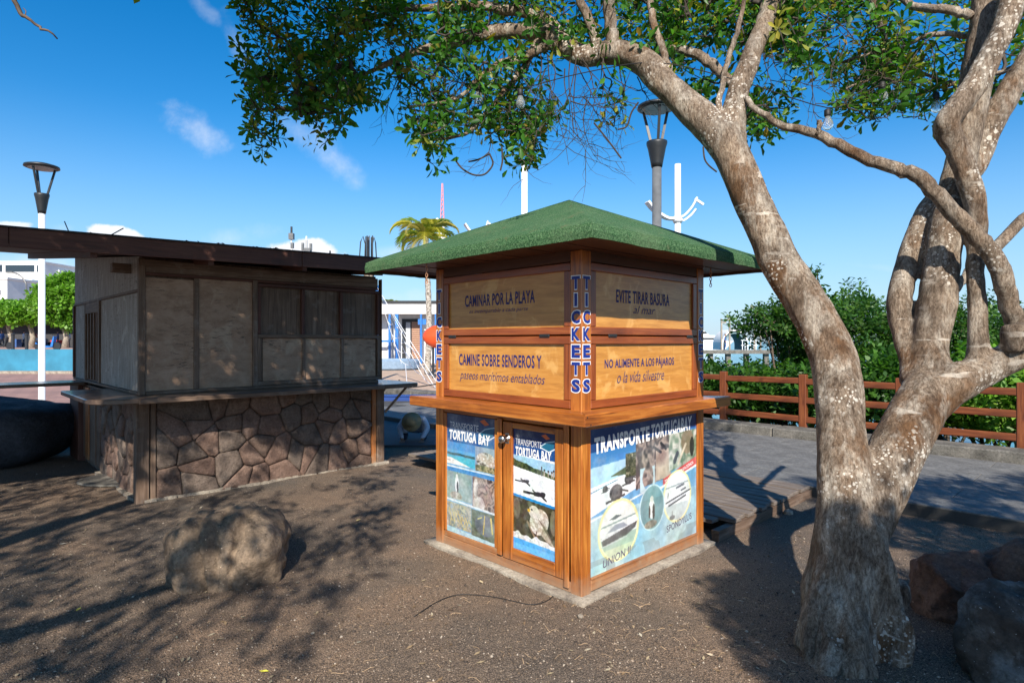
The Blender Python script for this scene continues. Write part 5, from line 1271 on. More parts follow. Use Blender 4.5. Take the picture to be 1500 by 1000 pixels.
lamp((2.58, 10.8, .0), M_greyp, 'grey street lamp rising behind the green kiosk roof', 5.72, .083)
lamp((-10.78, 13.9, 0), M_white, 'white street lamp standing behind the snack bar roof at the left')
def wingmast(loc, h, label, wings=True, r=.09, wl=1., wz=None):
    t = empty('mast', loc, label=label, cat='mast'); MB().lathe([(r*1.6, 0), (r, .1), (r*.9, h)], 14).build('pole', M_white, t, smooth=True)
    if wings:
        z = wz or h-1.3
        for s in (-1, 1):
            pts = [(0, 0, z), (s*.35*wl, 0, z+.02), (s*.75*wl, -.05, z+.20*(1 if s > 0 else 1.0)), (s*1.0*wl, -.1, z+.40)]
            if s > 0: pts = [(p[0]*.55, p[1], z+(p[2]-z)*.85) for p in pts]
            A = cr([p+(.05,) for p in pts], 4)
            m_ = MB()
            if s < 0:
                for i in range(len(A)-1): m_.bar(A[i][:3], A[i+1][:3], .20, .055)
                m_.build('wing', M_white, t)
            else:
                for i in range(len(A)-1):
                    a, b = Vector(A[i][:3]), Vector(A[i+1][:3]); w = .10*(i/len(A)); 
                    m_.bar(a+Vector((0, 0, -.02-w)), b+Vector((0, 0, -.02-.10*((i+1)/len(A)))), .05, .045); m_.bar(a+Vector((0, -.1, .02+w*1.4)), b+Vector((0, -.1, .02+.10*1.4*((i+1)/len(A)))), .05, .045)
                m_.bar(Vector(A[-1][:3])+Vector((-.05, -.05, .12)), Vector(A[-1][:3])+Vector((.16, -.05, -.02)), .06, .05); m_.build('wing', M_white, t)
        MB().lathe([(.10, z-.10), (.14, z-.02), (.10, z+.06)], 12).build('collar', M_white, t, smooth=True)
    return t
wingmast((4.10, 15.0, 0), 5.93, 'white mast with two gull wing arms right of the grey lamp', True, .085, .78, 4.58)
wingmast((.41, 20.0, 0), 7.45, 'plain white mast rising behind the kiosk roof peak', False, .115)
t = wingmast((-1.16, 22.0, 0), 5.6, 'white mast with short arms mostly hidden behind the kiosk roof', True, .08, .55, 5.40)
# lattice radio tower
t = empty('radio_tower', ((648-750)/F*130, 130, .9), label='tall thin red and white radio tower with a white platform', cat='tower')
def lattice(z0, z1, w0, w1, mat, name, step=1.6, th=.16):
    m_ = MB(); n = max(2, int((z1-z0)/step)); cs = [(-1, -1), (1, -1), (1, 1), (-1, 1)]
    for cx, cy in cs: m_.bar((cx*w0, cy*w0, z0), (cx*w1, cy*w1, z1), th)
    for i in range(n):
        za, zb = z0+(z1-z0)*i/n, z0+(z1-z0)*(i+1)/n; wa, wb = w0+(w1-w0)*i/n, w0+(w1-w0)*(i+1)/n
        for k in range(4):
            a, b = cs[k], cs[(k+1) % 4]; m_.bar((a[0]*wa, a[1]*wa, za), (b[0]*wb, b[1]*wb, zb), th*.6)
    return m_.build(name, mat, t)
M_pink = plain('faded_red_paint', (.62, .22, .26), .6, .1)
lattice(0, 22, .6, .42, M_white, 'lower_lattice', 1.6, .12); lattice(25.2, 34.5, .40, .10, M_pink, 'upper_lattice', 1.0, .14)
MB().box(-1.1, 1.1, -1.1, 1.1, 22, 22.4).box(-.9, -.6, -.9, -.6, 22.5, 24.2).box(.6, .9, -.8, -.6, 22.5, 23.6).box(-.5, .5, -.5, .5, 22.5, 25.2).build('platform', M_white, t)
MB().lathe([(.5, 0), (.5, .3), (.2, .5)], 10, (-1.0, -.8, 26.4)).build('dish', M_white, t)
# antennas seen over the snack bar roof
def antenna(px, py0, d, parts, label):
    x = (px-750)/F*d; t = empty('antenna', (x, d, 0), label=label, cat='antenna'); zt = EYE+(500-py0)/F*d
    MB().tube([(0, 0, 0), (0, 0, zt)], .06 if d < 60 else .12, 6).build('pole', M_whitew, t)
    for (dz, w, h, dx) in parts: MB().box(dx-w/2, dx+w/2, -w/2, w/2, zt-dz-h, zt-dz).build('aerial_box', M_greyp if dz else M_dark, t)
antenna(427, 332, 45, ((0, .12, .5, 0), (.5, .34, .45, 0), (1.2, .2, .4, .06)), 'slim white antenna pole with grey boxes above the snack bar roof')
antenna(449, 346, 45, ((.5, .16, .55, -.28), (.55, .16, .5, .32), (.9, .45, .3, .1), (.3, .10, .7, 0)), 'short antenna with drooping panel arms right of the slim one')
# bundle of reinforcing bars on an unfinished column
d = 34; t = empty('rebar_column', ((541-750)/F*d, d, 0), label='unfinished concrete column with dark reinforcing bars sticking up beyond the snack bar', cat='column')
MB().box(-.22, .22, -.22, .22, 0, 5.3).build('column', M_conc, t)
for k in range(9):
    a = k*.7; r = .18+.05*(k % 3); MB().tube([(r*math.cos(a), r*math.sin(a), 5.2), (r*.8*math.cos(a), r*.8*math.sin(a), 7.0), (r*1.25*math.cos(a), r*1.2*math.sin(a), 7.42), (r*1.7*math.cos(a), r*1.7*math.sin(a), 7.1), (r*2.0*math.cos(a), r*2*math.sin(a), 5.9)] if k % 2 else [(r*math.cos(a), r*math.sin(a), 5.2), (r*math.cos(a), r*math.sin(a), 7.45)], .035, 5).build('reinforcing_bar', M_dark, t)

# ================================================================== FENCE
fen = empty('post_and_rail_fence', K(0, 6.98), math.atan2(UL.y, UL.x), label='brown wooden post and rail fence along the promenade kerb', cat='fence')
sp = 1.31; a_of = (Vector((6.10, 7.3, 0))-KN).dot(UL)
a_list = [a_of+sp*i for i in range(-6, 9)]
post0 = box('post', -.055, .055, -.05, .05, .0, 1.04, M_fence['z'], fen, .008)
for i, a in enumerate(a_list):
    o = post0 if i == 0 else inst(post0, 'post', fen); o.location = (a, 0, 0)
rail0 = box('rail', .03, sp+.0, .0, .055, -.047, .047, M_fence['x'], fen, .008)
for i, a in enumerate(a_list[:-1]):
    for j, z in enumerate((.93, .645, .345)):
        o = rail0 if (i == 0 and j == 0) else inst(rail0, 'rail', fen); o.location = (a+random.uniform(-.012, .012), -.012, z+random.uniform(-.012, .012)); o.rotation_euler = (0, random.gauss(0, .006), 0)

# ================================================================== SHRUBS BEYOND THE FENCE
def shrub(name, c, rad, n, label, cat='shrub', pal=BRIGHT, seed=1, stems=6, z0=0., hollow=.35, scale=(.9, 1.5), group=None, spr=None, thr=-.25, nb=70):
    r = np.random.default_rng(seed); t = empty(name, (c[0], c[1], z0), label=label, cat=cat, group=group); out = []
    while len(out) < n:
        p = r.normal(size=3); p /= np.linalg.norm(p); q = p*(hollow+(1-hollow)*r.random()**.6)
        s = 1+.30*mnoise.noise(Vector(p)*1.8+Vector((seed, 0, 0)))+.18*mnoise.noise(Vector(p)*4+Vector((0, seed, 0)))
        q = q*s*np.array(rad)+np.array([0, 0, c[2]-z0])
        if q[2] < .05 or mnoise.noise(Vector(q)*2.2+Vector((seed, 3, 0))) < thr: continue
        out.append(q)
    out = np.array(out)
    if stems:
        nodes = []; m_ = MB()
        for k in range(stems):
            a = r.random()*6.28; e = np.array([math.cos(a)*rad[0]*.6, math.sin(a)*rad[1]*.5, c[2]-z0+rad[2]*.3]); pts = [np.array([math.cos(a)*.1, math.sin(a)*.1, -.1])+(e)*u+r.normal(size=3)*.04 for u in (0, .35, .7, 1)]
            m_.tube(pts, [.03, .024, .018, .01], 6); nodes += pts[1:]
        m_.build('stem', M_twig, t, smooth=True)
        grow(nodes, None, out[r.choice(len(out), min(nb, len(out)), replace=False)], M_twig, 'twigs', t, rmin=.004, n=4, jit=.05, kr=.004)
    leafcloud('foliage', out, spr or SPRH, t, palette=pal, scale=scale, kind='stuff'); return t
hl = [('low leafy shrub behind the fence next to the kiosk counter', -1), ]
names = ['leafy shrub behind the rails close to the kiosk counter', 'leafy shrub behind the second fence bay from the kiosk', 'leafy shrub seen between kiosk side and leaning trunk', 'leafy shrub directly behind the left leaning trunk', 'leafy shrub behind the fork of the tree', 'bright leafy shrub behind the right hand rails', 'bright leafy shrub by the rightmost visible fence post', 'leafy shrub at the far right beyond the fence', 'shrub partly outside the right edge beyond the fence', 'last shrub of the row outside the right edge']
DKG = [((.035, .10, .02), .4), ((.06, .16, .025), .3), ((.02, .06, .015), .3)]
for i, a in enumerate((3.7, 2.55, 1.4, .3, -.8, -1.9, -3.0, -4.1, -5.3, -6.6)):
    h = (.62, .60, .60, .72, .78, .80, .84, .90, .9, .9)[i]; c = K(a, 7.95+random.uniform(-.1, .15), h)
    shrub('shrub', (c.x, c.y, c.z), (.85, .70, h*.85), 760, names[i], 'shrub', BRIGHT if i > 3 else DKG+BRIGHT[:1], 40+i, 4, 0., group='shrubs behind the promenade fence', nb=40)
# taller mangrove tree and its sprawling neighbour
def at(px, d): return ((px-750)/F*d, d)
for (px, d, zc, rx, ry, rz_2, n, lab_, sd_) in ((1235, 11.6, 1.30, 1.4, 1.1, 1.15, 3000, 'dark mangrove bush with dense round crown left of the fork', 3), (1165, 11.0, 1.85, 1.05, .7, .42, 750, 'spreading mangrove with flat top and pale sky gaps behind the left trunk', 8), (1390, 12.2, 1.25, 1.5, 1.0, 1.12, 2300, 'mangrove bush filling the gap between the right hand trunks', 11), (1500, 12.6, 1.2, 1.5, 1., 1.08, 2200, 'mangrove bush at the right edge beyond the rails', 14), (1115, 12.4, .35, .95, .8, .75, 900, 'low mangrove bush hiding the foot of the jetty', 17)):
    x, y = at(px, d); shrub('mangrove', (x, y, zc), (rx, ry, rz_2), n, lab_, 'tree', DKG+[((.12, .22, .04), .2)], sd_, 8, -.6, .3, (.75, 1.25), nb=110)
m_ = P(1197, 395, 11.0)
t = shrub('mangrove', (m_.x, 11.0, m_.z-.15), (.18, .15, .25), 10, 'lone leafy shoot sticking up above the mangrove', 'shrub', DKG, 77, 0, 0.0, .1)
MB().tube([(0, 0, 1.0), (.03, 0, 2.2), (0, 0, m_.z)], .012, 5).build('stem', M_twig, t)
sh = mo('shore_rocks', *(lambda b: (b.v, b.f))(MB()), M_rockd) if False else None
r_ = MB()
for k in range(90):
    a = random.uniform(-8, 9); b = random.uniform(7.4, 9.8); c = K(a, b); s = random.uniform(.15, .45); bm = None
    vv = [(c.x+s*x*random.uniform(.7, 1.2), c.y+s*y*random.uniform(.7, 1.2), -.12*(b-7.4)+s*z*.7*random.uniform(.7, 1.2)) for x, y, z in oct_v]; r_.add(vv, [tuple(q) for q in oct_f])
r_.build('shore_rubble', M_rockd, kind='stuff')

# ================================================================== JETTY, ARCH, YACHT
jd = 60.; jz = .67
J0 = P(1030, 0, jd); xj = lambda px: (px-750)/F*jd
jet = empty('jetty', (xj(1010), jd, 0), label='concrete jetty on piles crossing the water behind the bushes', cat='jetty'); ox = xj(1010)
MB().box(0, 22, 0, 3.2, jz-.28, jz).build('deck', M_conc, jet); MB().box(0, 22, -.1, .0, jz-.34, jz+.05).build('edge_beam', M_kerb, jet)
for px in (1043, 1069, 1096, 1125, 1152): MB().box(xj(px)-ox-.22, xj(px)-ox+.22, .3, .75, -1.5, jz-.28).build('pile', M_kerb, jet)
rl = MB()
for px in range(1036, 1112, 4):
    if 1085 < px: rl.bar((xj(px)-ox, .1, jz), (xj(px)-ox, .1, jz+1.0), .06)
rl.bar((xj(1086)-ox, .1, jz+1.0), (xj(1111)-ox, .1, jz+1.0), .06).bar((xj(1086)-ox, .1, jz+.5), (xj(1111)-ox, .1, jz+.5), .05); rl.build('railing', M_white, jet)
lj = ['paired brown lamp pole on the jetty, left of the pair by the yacht', 'paired brown lamp pole on the jetty, right of the pair by the yacht', 'jetty pole just right of the white arch', 'jetty pole farthest right, half hidden in leaves']
for i, (px, py, s) in enumerate(((1062, 466, 1), (1074, 462, -1), (1111, 471, 1), (1120, 466, -1))):
    t = empty('jetty_pole', (xj(px), jd+1, jz), label=lj[i], cat='pole', group='slim brown poles on the jetty'); h = (500-py)/F*jd+EYE-jz
    MB().box(-.07, .07, -.07, .07, 0, h).build('post', M_conc, t); MB().box(min(0, s*.45), max(0, s*.45), -.05, .05, h-.45, h-.3).build('arm', M_conc, t)
# white vaulted shelter
t = empty('arched_shelter', (xj(1097), jd+4, jz), label='white barrel vaulted shelter on the jetty with open arched front', cat='shelter')
m_ = MB(); n = 18; Rr = 1.22
for (r, y0, y1, nm, mt) in ((1.25, -.3, 2.6, 'vault', M_whitew), (1.0, -.2, 2.65, 'vault_shade', plain('shelter_shade', (.12, .20, .22), .8))):  # dark inner shell: shade under the vault put into its colour
    m_ = MB(); v = []
    for k in range(n+1):
        a = math.pi*k/n; v += [(-r*math.cos(a), y0, .55+r*math.sin(a)*1.15), (-r*math.cos(a), y1, .55+r*math.sin(a)*1.15), (-(r+.14)*math.cos(a), y1, .55+(r+.14)*math.sin(a)*1.15), (-(r+.14)*math.cos(a), y0, .55+(r+.14)*math.sin(a)*1.15)]
    f = [(4*k+j, 4*k+(j+1) % 4, 4*k+4+(j+1) % 4, 4*k+4+j) for k in range(n) for j in range(4)]; m_.add(v, f)
    m_.box(-r-.14, -r, y0, y1, 0, .55).box(r, r+.14, y0, y1, 0, .55); m_.build(nm, mt, t)
# yacht
yd = 150; yx = (1040-750)/F*yd
t = empty('yacht', (yx-2, yd, -.95), label='white motor yacht moored beyond the jetty left of the poles', cat='boat')
def prism(pts, y0, y1, name, mat, par):
    n = len(pts); v = [(x, y0, z) for x, z in pts]+[(x, y1, z) for x, z in pts]; f = [tuple(range(n)), tuple(range(2*n-1, n-1, -1))]+[(k, n+k, n+(k+1) % n, (k+1) % n) for k in range(n)]
    return mo(name, v, f, mat, par)
prism([(-9, 0), (4.5, 0), (7.0, 2.6), (-9, 2.3)], -2.2, 2.2, 'hull', M_white, t); prism([(-7.5, 2.35), (4, 2.5), (2.6, 4.0), (-7.5, 4.0)], -1.8, 1.8, 'cabin', M_white, t); prism([(-6, 4.02), (1.4, 4.02), (-.2, 5.3), (-6, 5.3)], -1.6, 1.6, 'bridge', M_white, t)
prism([(-7, 2.9), (3.2, 2.9), (2.9, 3.4), (-7, 3.4)], -1.84, -1.81, 'window_band', M_dark, t); prism([(-5.6, 4.4), (.8, 4.4), (.4, 4.9), (-5.6, 4.9)], -1.64, -1.61, 'window_band', M_dark, t); MB().tube([(-3, 0, 5.3), (-3.4, 0, 7.4)], .1, 6).build('radar_mast', M_white, t)
t2 = empty('yacht', ((1340-750)/F*190, 190, -.95), label='distant white boat glimpsed through the bushes at the right', cat='boat')
prism([(-10, 0), (6, 0), (9, 2.6), (-10, 2.3)], -2.2, 2.2, 'hull', M_white, t2); prism([(-8, 2.35), (4, 2.5), (2, 5.0), (-8, 5.0)], -1.8, 1.8, 'cabin', M_white, t2)
for nm, d, x0, h, lab_ in (('islet', 900, -100, 14, 1),):
    pass

# ================================================================== PEOPLE
def skinbody(name, verts, edges, radii, mat, parent, root=0, lv=2):
    me = bpy.data.meshes.new(name); me.from_pydata(verts, edges, []); o = bpy.data.objects.new(name, me); C.objects.link(o)
    sk = o.modifiers.new('s', 'SKIN'); sk.use_smooth_shade = True
    for i, r in enumerate(radii): me.skin_vertices[0].data[i].radius = (r, r)
    me.skin_vertices[0].data[root].use_root = True
    sb = o.modifiers.new('u', 'SUBSURF'); sb.levels = lv; sb.render_levels = lv
    m = evalmesh(o); o.modifiers.clear(); o.data = m; m.materials.clear(); m.materials.append(mat); m.shade_smooth(); o.parent = parent; return o
M_skin = plain('skin', (.36, .19, .12), .6, .1); M_shirt = plain('pale_shirt', (.55, .58, .66), .85, .12, 30); M_denim = plain('dark_trousers', (.05, .06, .09), .9); M_straw = plain('straw_hat', (.30, .23, .12), .85, .2, 60, .5); M_hair = plain('dark_hair', (.02, .015, .012), .7)
# crouching figure, bent forward with both hands near the ground
pe = empty('person', (-1.50, 9.30, 0.032), label='crouching person in a round sun hat and pale shirt between the two kiosks', cat='person')
V_ = [(0, .22, .17), (0, .12, .27), (0, .0, .33), (0, -.10, .34), (0, -.16, .32),          # pelvis, belly, chest, neck, head base
      (-.14, -.02, .33), (-.22, -.07, .21), (-.16, -.17, .08), (-.145, -.20, .035),           # left arm
      (.14, -.02, .33), (.22, -.07, .21), (.16, -.17, .08), (.145, -.20, .035),
      (-.10, .20, .16), (-.17, -.04, .26), (-.15, .10, .06), (-.15, .00, .03),
      (.10, .20, .16), (.17, -.04, .26), (.15, .10, .06), (.15, .00, .03)]
E_2 = [(0,1),(1,2),(2,3),(3,4),(2,5),(5,6),(6,7),(7,8),(2,9),(9,10),(10,11),(11,12),(0,13),(13,14),(14,15),(15,16),(0,17),(17,18),(18,19),(19,20)]
R_2 = [.12,.115,.115,.05,.05,.058,.045,.034,.022,.058,.045,.034,.022,.08,.06,.045,.04,.08,.06,.045,.04]
bd = skinbody('body', V_, E_2, R_2, M_shirt, pe)
ups = [i for i in range(len(bd.data.polygons))]
bd.data.materials.append(M_denim); bd.data.materials.append(M_skin)
for p in bd.data.polygons:
    cpt = p.center
    if (cpt.y > .13 and cpt.z < .24) or (abs(cpt.x) > .06 and cpt.z < .11 and cpt.y > -.09): p.material_index = 1
    if cpt.y < -.15 and cpt.z < .07: p.material_index = 2
hd = MB().lathe([(.02, -.11), (.055, -.09), (.075, -.04), (.082, .02), (.07, .07), (.03, .10)], 16).build('head', M_skin, pe, smooth=True); hd.location = (0, -.20, .30); hd.rotation_euler = (R(62), 0, 0)
MB().add([(-.012, -.08, -.01), (.012, -.08, -.01), (0, -.105, -.03), (0, -.08, .03)], [(0, 1, 2), (0, 2, 3), (1, 3, 2)]).build('nose', M_skin, hd)
for s in (-1, 1):
    MB().lathe([(.001, -.018), (.012, -.01), (.014, .01), (.001, .02)], 8, (s*.083, 0, 0)).build('ear', M_skin, hd); MB().lathe([(.001, -.008), (.008, 0), (.001, .008)], 8, (s*.03, -.076, 0)).build('eye', M_hair, hd)
    for k in range(5):
        x0 = s*.145+(k-2)*.013; L2 = (.035, .05, .055, .05, .04)[k]
        skinbody('finger', [(x0, -.205, .035), (x0+(k-2)*.004, -.205-L2*.5, .024), (x0+(k-2)*.006, -.205-L2, .010)], [(0, 1), (1, 2)], [.009, .008, .006], M_skin, pe, lv=1)
ht = MB().lathe([(.138, .052), (.150, .046), (.148, .056), (.098, .064), (.092, .10), (.075, .135), (.03, .15), (.001, .152)], 26).build('sun_hat', M_straw, pe, smooth=True); ht.location = (0, -.20, .30); ht.rotation_euler = (R(66), 0, 0)
def walker(loc, h, shirt, trous, label, rz=0, hat=None, sit=False):
    t = empty('person', loc, rz, label=label, cat='person'); s = h/1.72; q = lambda *a: tuple(x*s for x in a)
    V_ = [q(0,0,.92), q(0,0,1.12), q(0,0,1.36), q(0,-.01,1.48), q(0,-.02,1.56), q(-.17,0,1.38), q(-.22,.02,1.12), q(-.24,-.06,.88), q(-.24,-.09,.78), q(.17,0,1.38), q(.23,.02,1.12), q(.25,-.05,.88), q(.25,-.08,.78), q(-.09,0,.88), q(-.11,-.06,.48), q(-.12,.05,.08), q(-.12,-.10,.04), q(.09,0,.88), q(.11,.04,.48), q(.12,.12,.08), q(.12,-.01,.04)]
    rr = [.13,.12,.13,.05,.05,.065,.05,.036,.03,.065,.05,.036,.03,.09,.062,.042,.035,.09,.062,.042,.035]
    b = skinbody('body', V_, E_2, [r*s for r in rr], shirt, t, lv=1); b.data.materials.append(trous); b.data.materials.append(M_skin)
    for p in b.data.polygons:
        if p.center.z < .90*s and abs(p.center.x) < .19*s: p.material_index = 1
        elif p.center.z > 1.47*s or (abs(p.center.x) > .2*s and p.center.z < 1.05*s): p.material_index = 2
    hd = MB().lathe([(.02, -.12), (.06, -.09), (.08, -.02), (.08, .04), (.05, .10), (.01, .115)], 12).build('head', M_skin, t, smooth=True); hd.location = q(0, -.02, 1.64); hd.scale = (s, s, s)
    hr = MB().lathe([(.084, .0), (.088, .04), (.058, .108), (.01, .124)], 12).build('hair', hat or M_hair, t, smooth=True); hr.location = q(0, 0, 1.645); hr.scale = (s, s, s); return t
M_rcl = plain('red_cloth', (.45, .04, .04), .8); M_bsh = plain('blue_cloth', (.04, .10, .28), .8); M_gsh = plain('green_cloth', (.04, .2, .1), .8)
walker((xj(1068.5), jd+1.2, jz), 1.62, M_bsh, M_bsh, 'person in blue standing on the jetty between the poles', 1.2)

# ================================================================== PLAYGROUND AND BLUE-POST BUILDING
d = 44; X_ = lambda px, dd=44: (px-750)/F*dd; Z_ = lambda py, dd=44: EYE+(500-py)/F*dd
bb = empty('blue_post_building', (X_(600), d, 0), label='low white building with bright blue posts and slatted brown shutter beyond the playground', cat='building'); bx = X_(600)
MB().box(X_(540)-bx, X_(672)-bx, 0, 6, -.1, Z_(447)).build('wall', M_whitew, bb); MB().box(X_(536)-bx, X_(678)-bx, -1.6, 6.3, Z_(446), Z_(442.5)).build('roof', M_dark, bb)
MB().box(X_(538)-bx, X_(675)-bx, -1.5, -1.3, Z_(461), Z_(446)).build('fascia', M_whitew, bb)
MB().box(X_(589)-bx, X_(616)-bx, -.06, .0, Z_(529), Z_(467)).build('doorway', M_dark, bb)
MB().box(X_(595)-bx, X_(601.5)-bx, -.12, -.062, Z_(529), Z_(472)).build('door_leaf', M_lens, bb)
MB().box(X_(568)-bx, X_(578)-bx, -.12, .0, Z_(529), Z_(470)).build('side_panel', M_lens, bb)
sh_ = MB().box(X_(603.5)-bx, X_(615.5)-bx, -.10, -.062, Z_(528), Z_(471)).build('shutter', plain('brown_shutter', (.22, .11, .07), .8), bb)
for k in range(18): MB().box(X_(603.7)-bx, X_(615.3)-bx, -.13, -.102, Z_(527)+k*.155, Z_(527)+k*.155+.095).build('slat', plain('shutter_slat', (.42, .26, .18), .8) if k == 0 else bpy.data.materials['shutter_slat'], sh_)
for px, w, top in ((576.5, 3, 458), (586.5, 4.6, 453), (621, 2.6, 461), (642, 3, 460)): MB().box(X_(px-w/2)-bx, X_(px+w/2)-bx, -1.45, -1.25, 0, Z_(top)).build('post', M_blue, bb)
MB().box(X_(616)-bx, X_(634)-bx, -1.2, -1.1, Z_(476), Z_(468)).build('sign_board', M_blue, bb)
MB().box(X_(560)-bx, X_(580)-bx, -.9, -.7, Z_(501), Z_(498)).build('rail', M_blue, bb)
# round tub
o = MB().lathe([(1.5, 0), (1.62, .1), (1.62, .5), (1.5, .58), (1.4, .4), (.01, .38)], 26).build('round_tub', plain('bluish_concrete', (.20, .28, .38), .8), loc=(X_(572, 34), 34, -.02), smooth=False); tag(o, 'low round bluish tub on the playground sand', 'tub')
# rope net
rn = empty('climbing_net', ((590-750)/F*24, 24, 0), label='white rope climbing net slanting down over the playground sand', cat='climbing net')
Pn = lambda px, py, dd: P(px, py, dd)-Vector(rn.location)
def rope(a, b, sag=.1):
    A = [a.lerp(b, t)+Vector((0, 0, -sag*math.sin(math.pi*t))) for t in np.linspace(0, 1, 8)]; MB().tube(A, .011, 4).build('rope', M_white, rn)
top = Pn(552, 420, 24)
ends = [Pn(p, q, 24-(q-540)*.1) for p, q in ((588, 532), (604, 540), (622, 556), (640, 572), (660, 590))]
for e in ends: rope(top, e, .05)
for t_ in (.45, .62, .8, .95):
    for i in range(4): rope(top.lerp(ends[i], t_), top.lerp(ends[i+1], t_), .08)
MB().tube([Pn(552, 418, 24), Pn(550, 545, 24)], .09, 8).build('pole', M_blue, rn)
rope(Pn(594, 534, 22), Pn(596, 560, 20), 0); 
mb = MB(); mb.tube([Pn(x, y, 20) for x, y in ((584, 556), (596, 568), (622, 565), (640, 562))], .02, 4); mb.build('rope', M_cord, rn)
# orange play tunnel on dark legs
ot = empty('play_tunnel', ((644-750)/F*26, 26, 0), label='big orange rounded play tunnel raised on a dark post beside the kiosk', cat='playground toy')
zt = EYE+(500-493)/F*26
sh_ = MB().lathe([(.02, -.78), (.16, -.74), (.33, -.60), (.46, -.36), (.53, -.05), (.54, .3), (.54, 2.0), (.4, 2.1)], 22).build('tunnel', M_orange, ot, smooth=True); sh_.rotation_euler = (0, R(90), 0); sh_.location = (.05, 0, zt)
for x in (-.28, 1.4): MB().tube([(x, 0, 0), (x, 0, zt-.4)], .05, 8).build('leg', M_dark, ot)
MB().box(-.15, 1.5, .3, .4, 0, zt-.3).build('dark_panel', M_navy, ot)
# blue kerb wall in front of the sand
o = box('low_wall', (520-750)/F*14.85, 1.0, 14.8, 15.05, 0, .20, M_navy, None, .02, label='low navy blue kerb wall edging the playground', cat='wall')
box('coping', (520-750)/F*14.85, 1.0, 14.79, 15.07, .2005, .235, M_navy, o, .01)
# palm
def palm(loc, h, n, L_, label, seed):
    t = empty('palm_tree', loc, label=label, cat='palm tree'); r = random.Random(seed)
    m_ = MB(); N_ = 26; m_.tube([(.08*math.sin(i/6), 0, h*i/N_) for i in range(N_+1)], [(.155-.035*i/N_)*(1.08 if i % 2 else .95) for i in range(N_+1)], 12)
    q = NT('palm_bark'); q.done(q.ramp(q.noise(9, q.map((1, 1, 2)), 6, .7), [(.4, (.09, .07, .05)), (.52, (.42, .38, .33)), (.7, (.62, .58, .52))]), .9)
    m_.build('trunk', q.m, t, smooth=True); hx = .08*math.sin(N_/6)
    for k in range(n):
        a = k*2.4+r.random()*.5; el = 1.52-1.55*(k/n)+r.uniform(-.1, .1); pts = []; p = Vector((hx, 0, h-.05)); e = el
        LL = L_*r.uniform(.8, 1.1)
        for i in range(13):
            pts.append(p.copy()); e -= .09+.018*i; p = p+Vector((math.cos(a)*math.cos(e), math.sin(a)*math.cos(e), math.sin(e)))*LL/12
        m2 = MB(); m2.tube(pts, [.03-.002*i for i in range(13)], 4)
        for i in range(1, 13):
            for sub in (0, .5):
                if i == 12 and sub: continue
                b = pts[i] if not sub else pts[i].lerp(pts[min(12, i+1)], .5); d_ = (pts[i]-pts[i-1]).normalized(); sd2 = d_.cross(Vector((0, 0, 1))).normalized(); ll = LL*.30*math.sin(math.pi*(i+sub)/13.6+.15)+.08
                for s in (-1, 1):
                    dd = (sd2*s*.8+d_*.75+Vector((0, 0, -.25+r.uniform(-.1, .1)))).normalized(); tip = b+dd*ll+Vector((0, 0, -.1*ll)); wv = d_*.035
                    m2.add([b-wv, b+wv, b+dd*ll*.55+wv*1.0+Vector((0, 0, .02)), tip], [(0, 1, 2, 3)])
        o = m2.build('frond', None, t); at_ = o.data.color_attributes.new('tint', 'FLOAT_COLOR', 'POINT'); c_ = r.choice(((.30, .34, .04), (.42, .38, .05), (.16, .24, .04), (.36, .30, .08))); at_.data.foreach_set('color', np.tile(np.array([*c_, 1], 'f'), len(o.data.vertices))); o.data.materials.clear(); o.data.materials.append(M_leaf)
    return t
palm(((626-750)/F*29, 29, 0), 6.55, 22, 2.0, 'palm tree with yellow green fronds behind the green kiosk roof', 4)
palm(((572-750)/F*60, 60, 0), 4.9, 12, 1.8, 'small distant palm peeking over the blue-post building', 9)

# ================================================================== TOWN AT THE LEFT
bwl = empty('blue_retaining_wall', (-16, 30, 0), label='long low turquoise blue wall across the plaza at the left', cat='wall')
MB().box(-30, 3.0, 0, .3, -.05, 1.16).build('wall', M_tealw, bwl); MB().box(-30, 3.0, -.35, -.003, -.05, .10).build('footing', M_conc, bwl)
def bld(name, x0, x1, y0, y1, z0, z1, mat, label, wins, roofm=None, par_h=.0):
    t = empty(name, ((x0+x1)/2, y0, z0), label=label, cat='building'); cx = (x0+x1)/2
    MB().box(x0-cx, x1-cx, 0, y1-y0, 0, z1-z0).build('wall', mat, t); MB().box(x0-cx-.15, x1-cx+.15, -.15, y1-y0, z1-z0+.002, z1-z0+.25).build('cornice', mat, t)
    for (a, b, c, e, m_) in wins:
        w = MB().box(a-cx, b-cx, -.10, -.02, c-z0, e-z0).build('window_frame', M_white, t); MB().box(a-cx+.08, b-cx-.08, -.13, -.102, c-z0+.08, e-z0-.08).build('pane', m_, w)
    return t
M_pane = plain('dark_window', (.03, .045, .06), .15); M_paneb = plain('blue_shutter', (.10, .25, .36), .5)
q = lambda px, dd: (px-750)/F*dd; zq = lambda py, dd: EYE+(500-py)/F*dd
dd = 95; bld('white_building', q(-60, dd), q(63, dd), dd, dd+14, .95, zq(385, dd), M_whitew, 'big white building with a long open top floor behind the trees', [(q(-30, dd), q(5, dd), zq(399, dd), zq(387, dd), M_pane), (q(8, dd), q(52, dd), zq(399, dd), zq(387.5, dd), M_pane), (q(54, dd), q(58.5, dd), zq(399, dd), zq(388, dd), M_pane)])
MB().box(q(60, dd)-q(1.5, dd), q(66, dd)-q(1.5, dd), 3, 8, 3, zq(392, dd)-.95).build('side_wing', M_whitew, bpy.data.objects['white_building'])
dd = 76; bld('white_building', q(-40, dd), q(10.5, dd), dd, dd+8, .95, zq(409, dd), M_whitew, 'smaller white house cut by the left edge', [(q(-6, dd), q(3, dd), zq(433, dd), zq(424, dd), M_pane)])
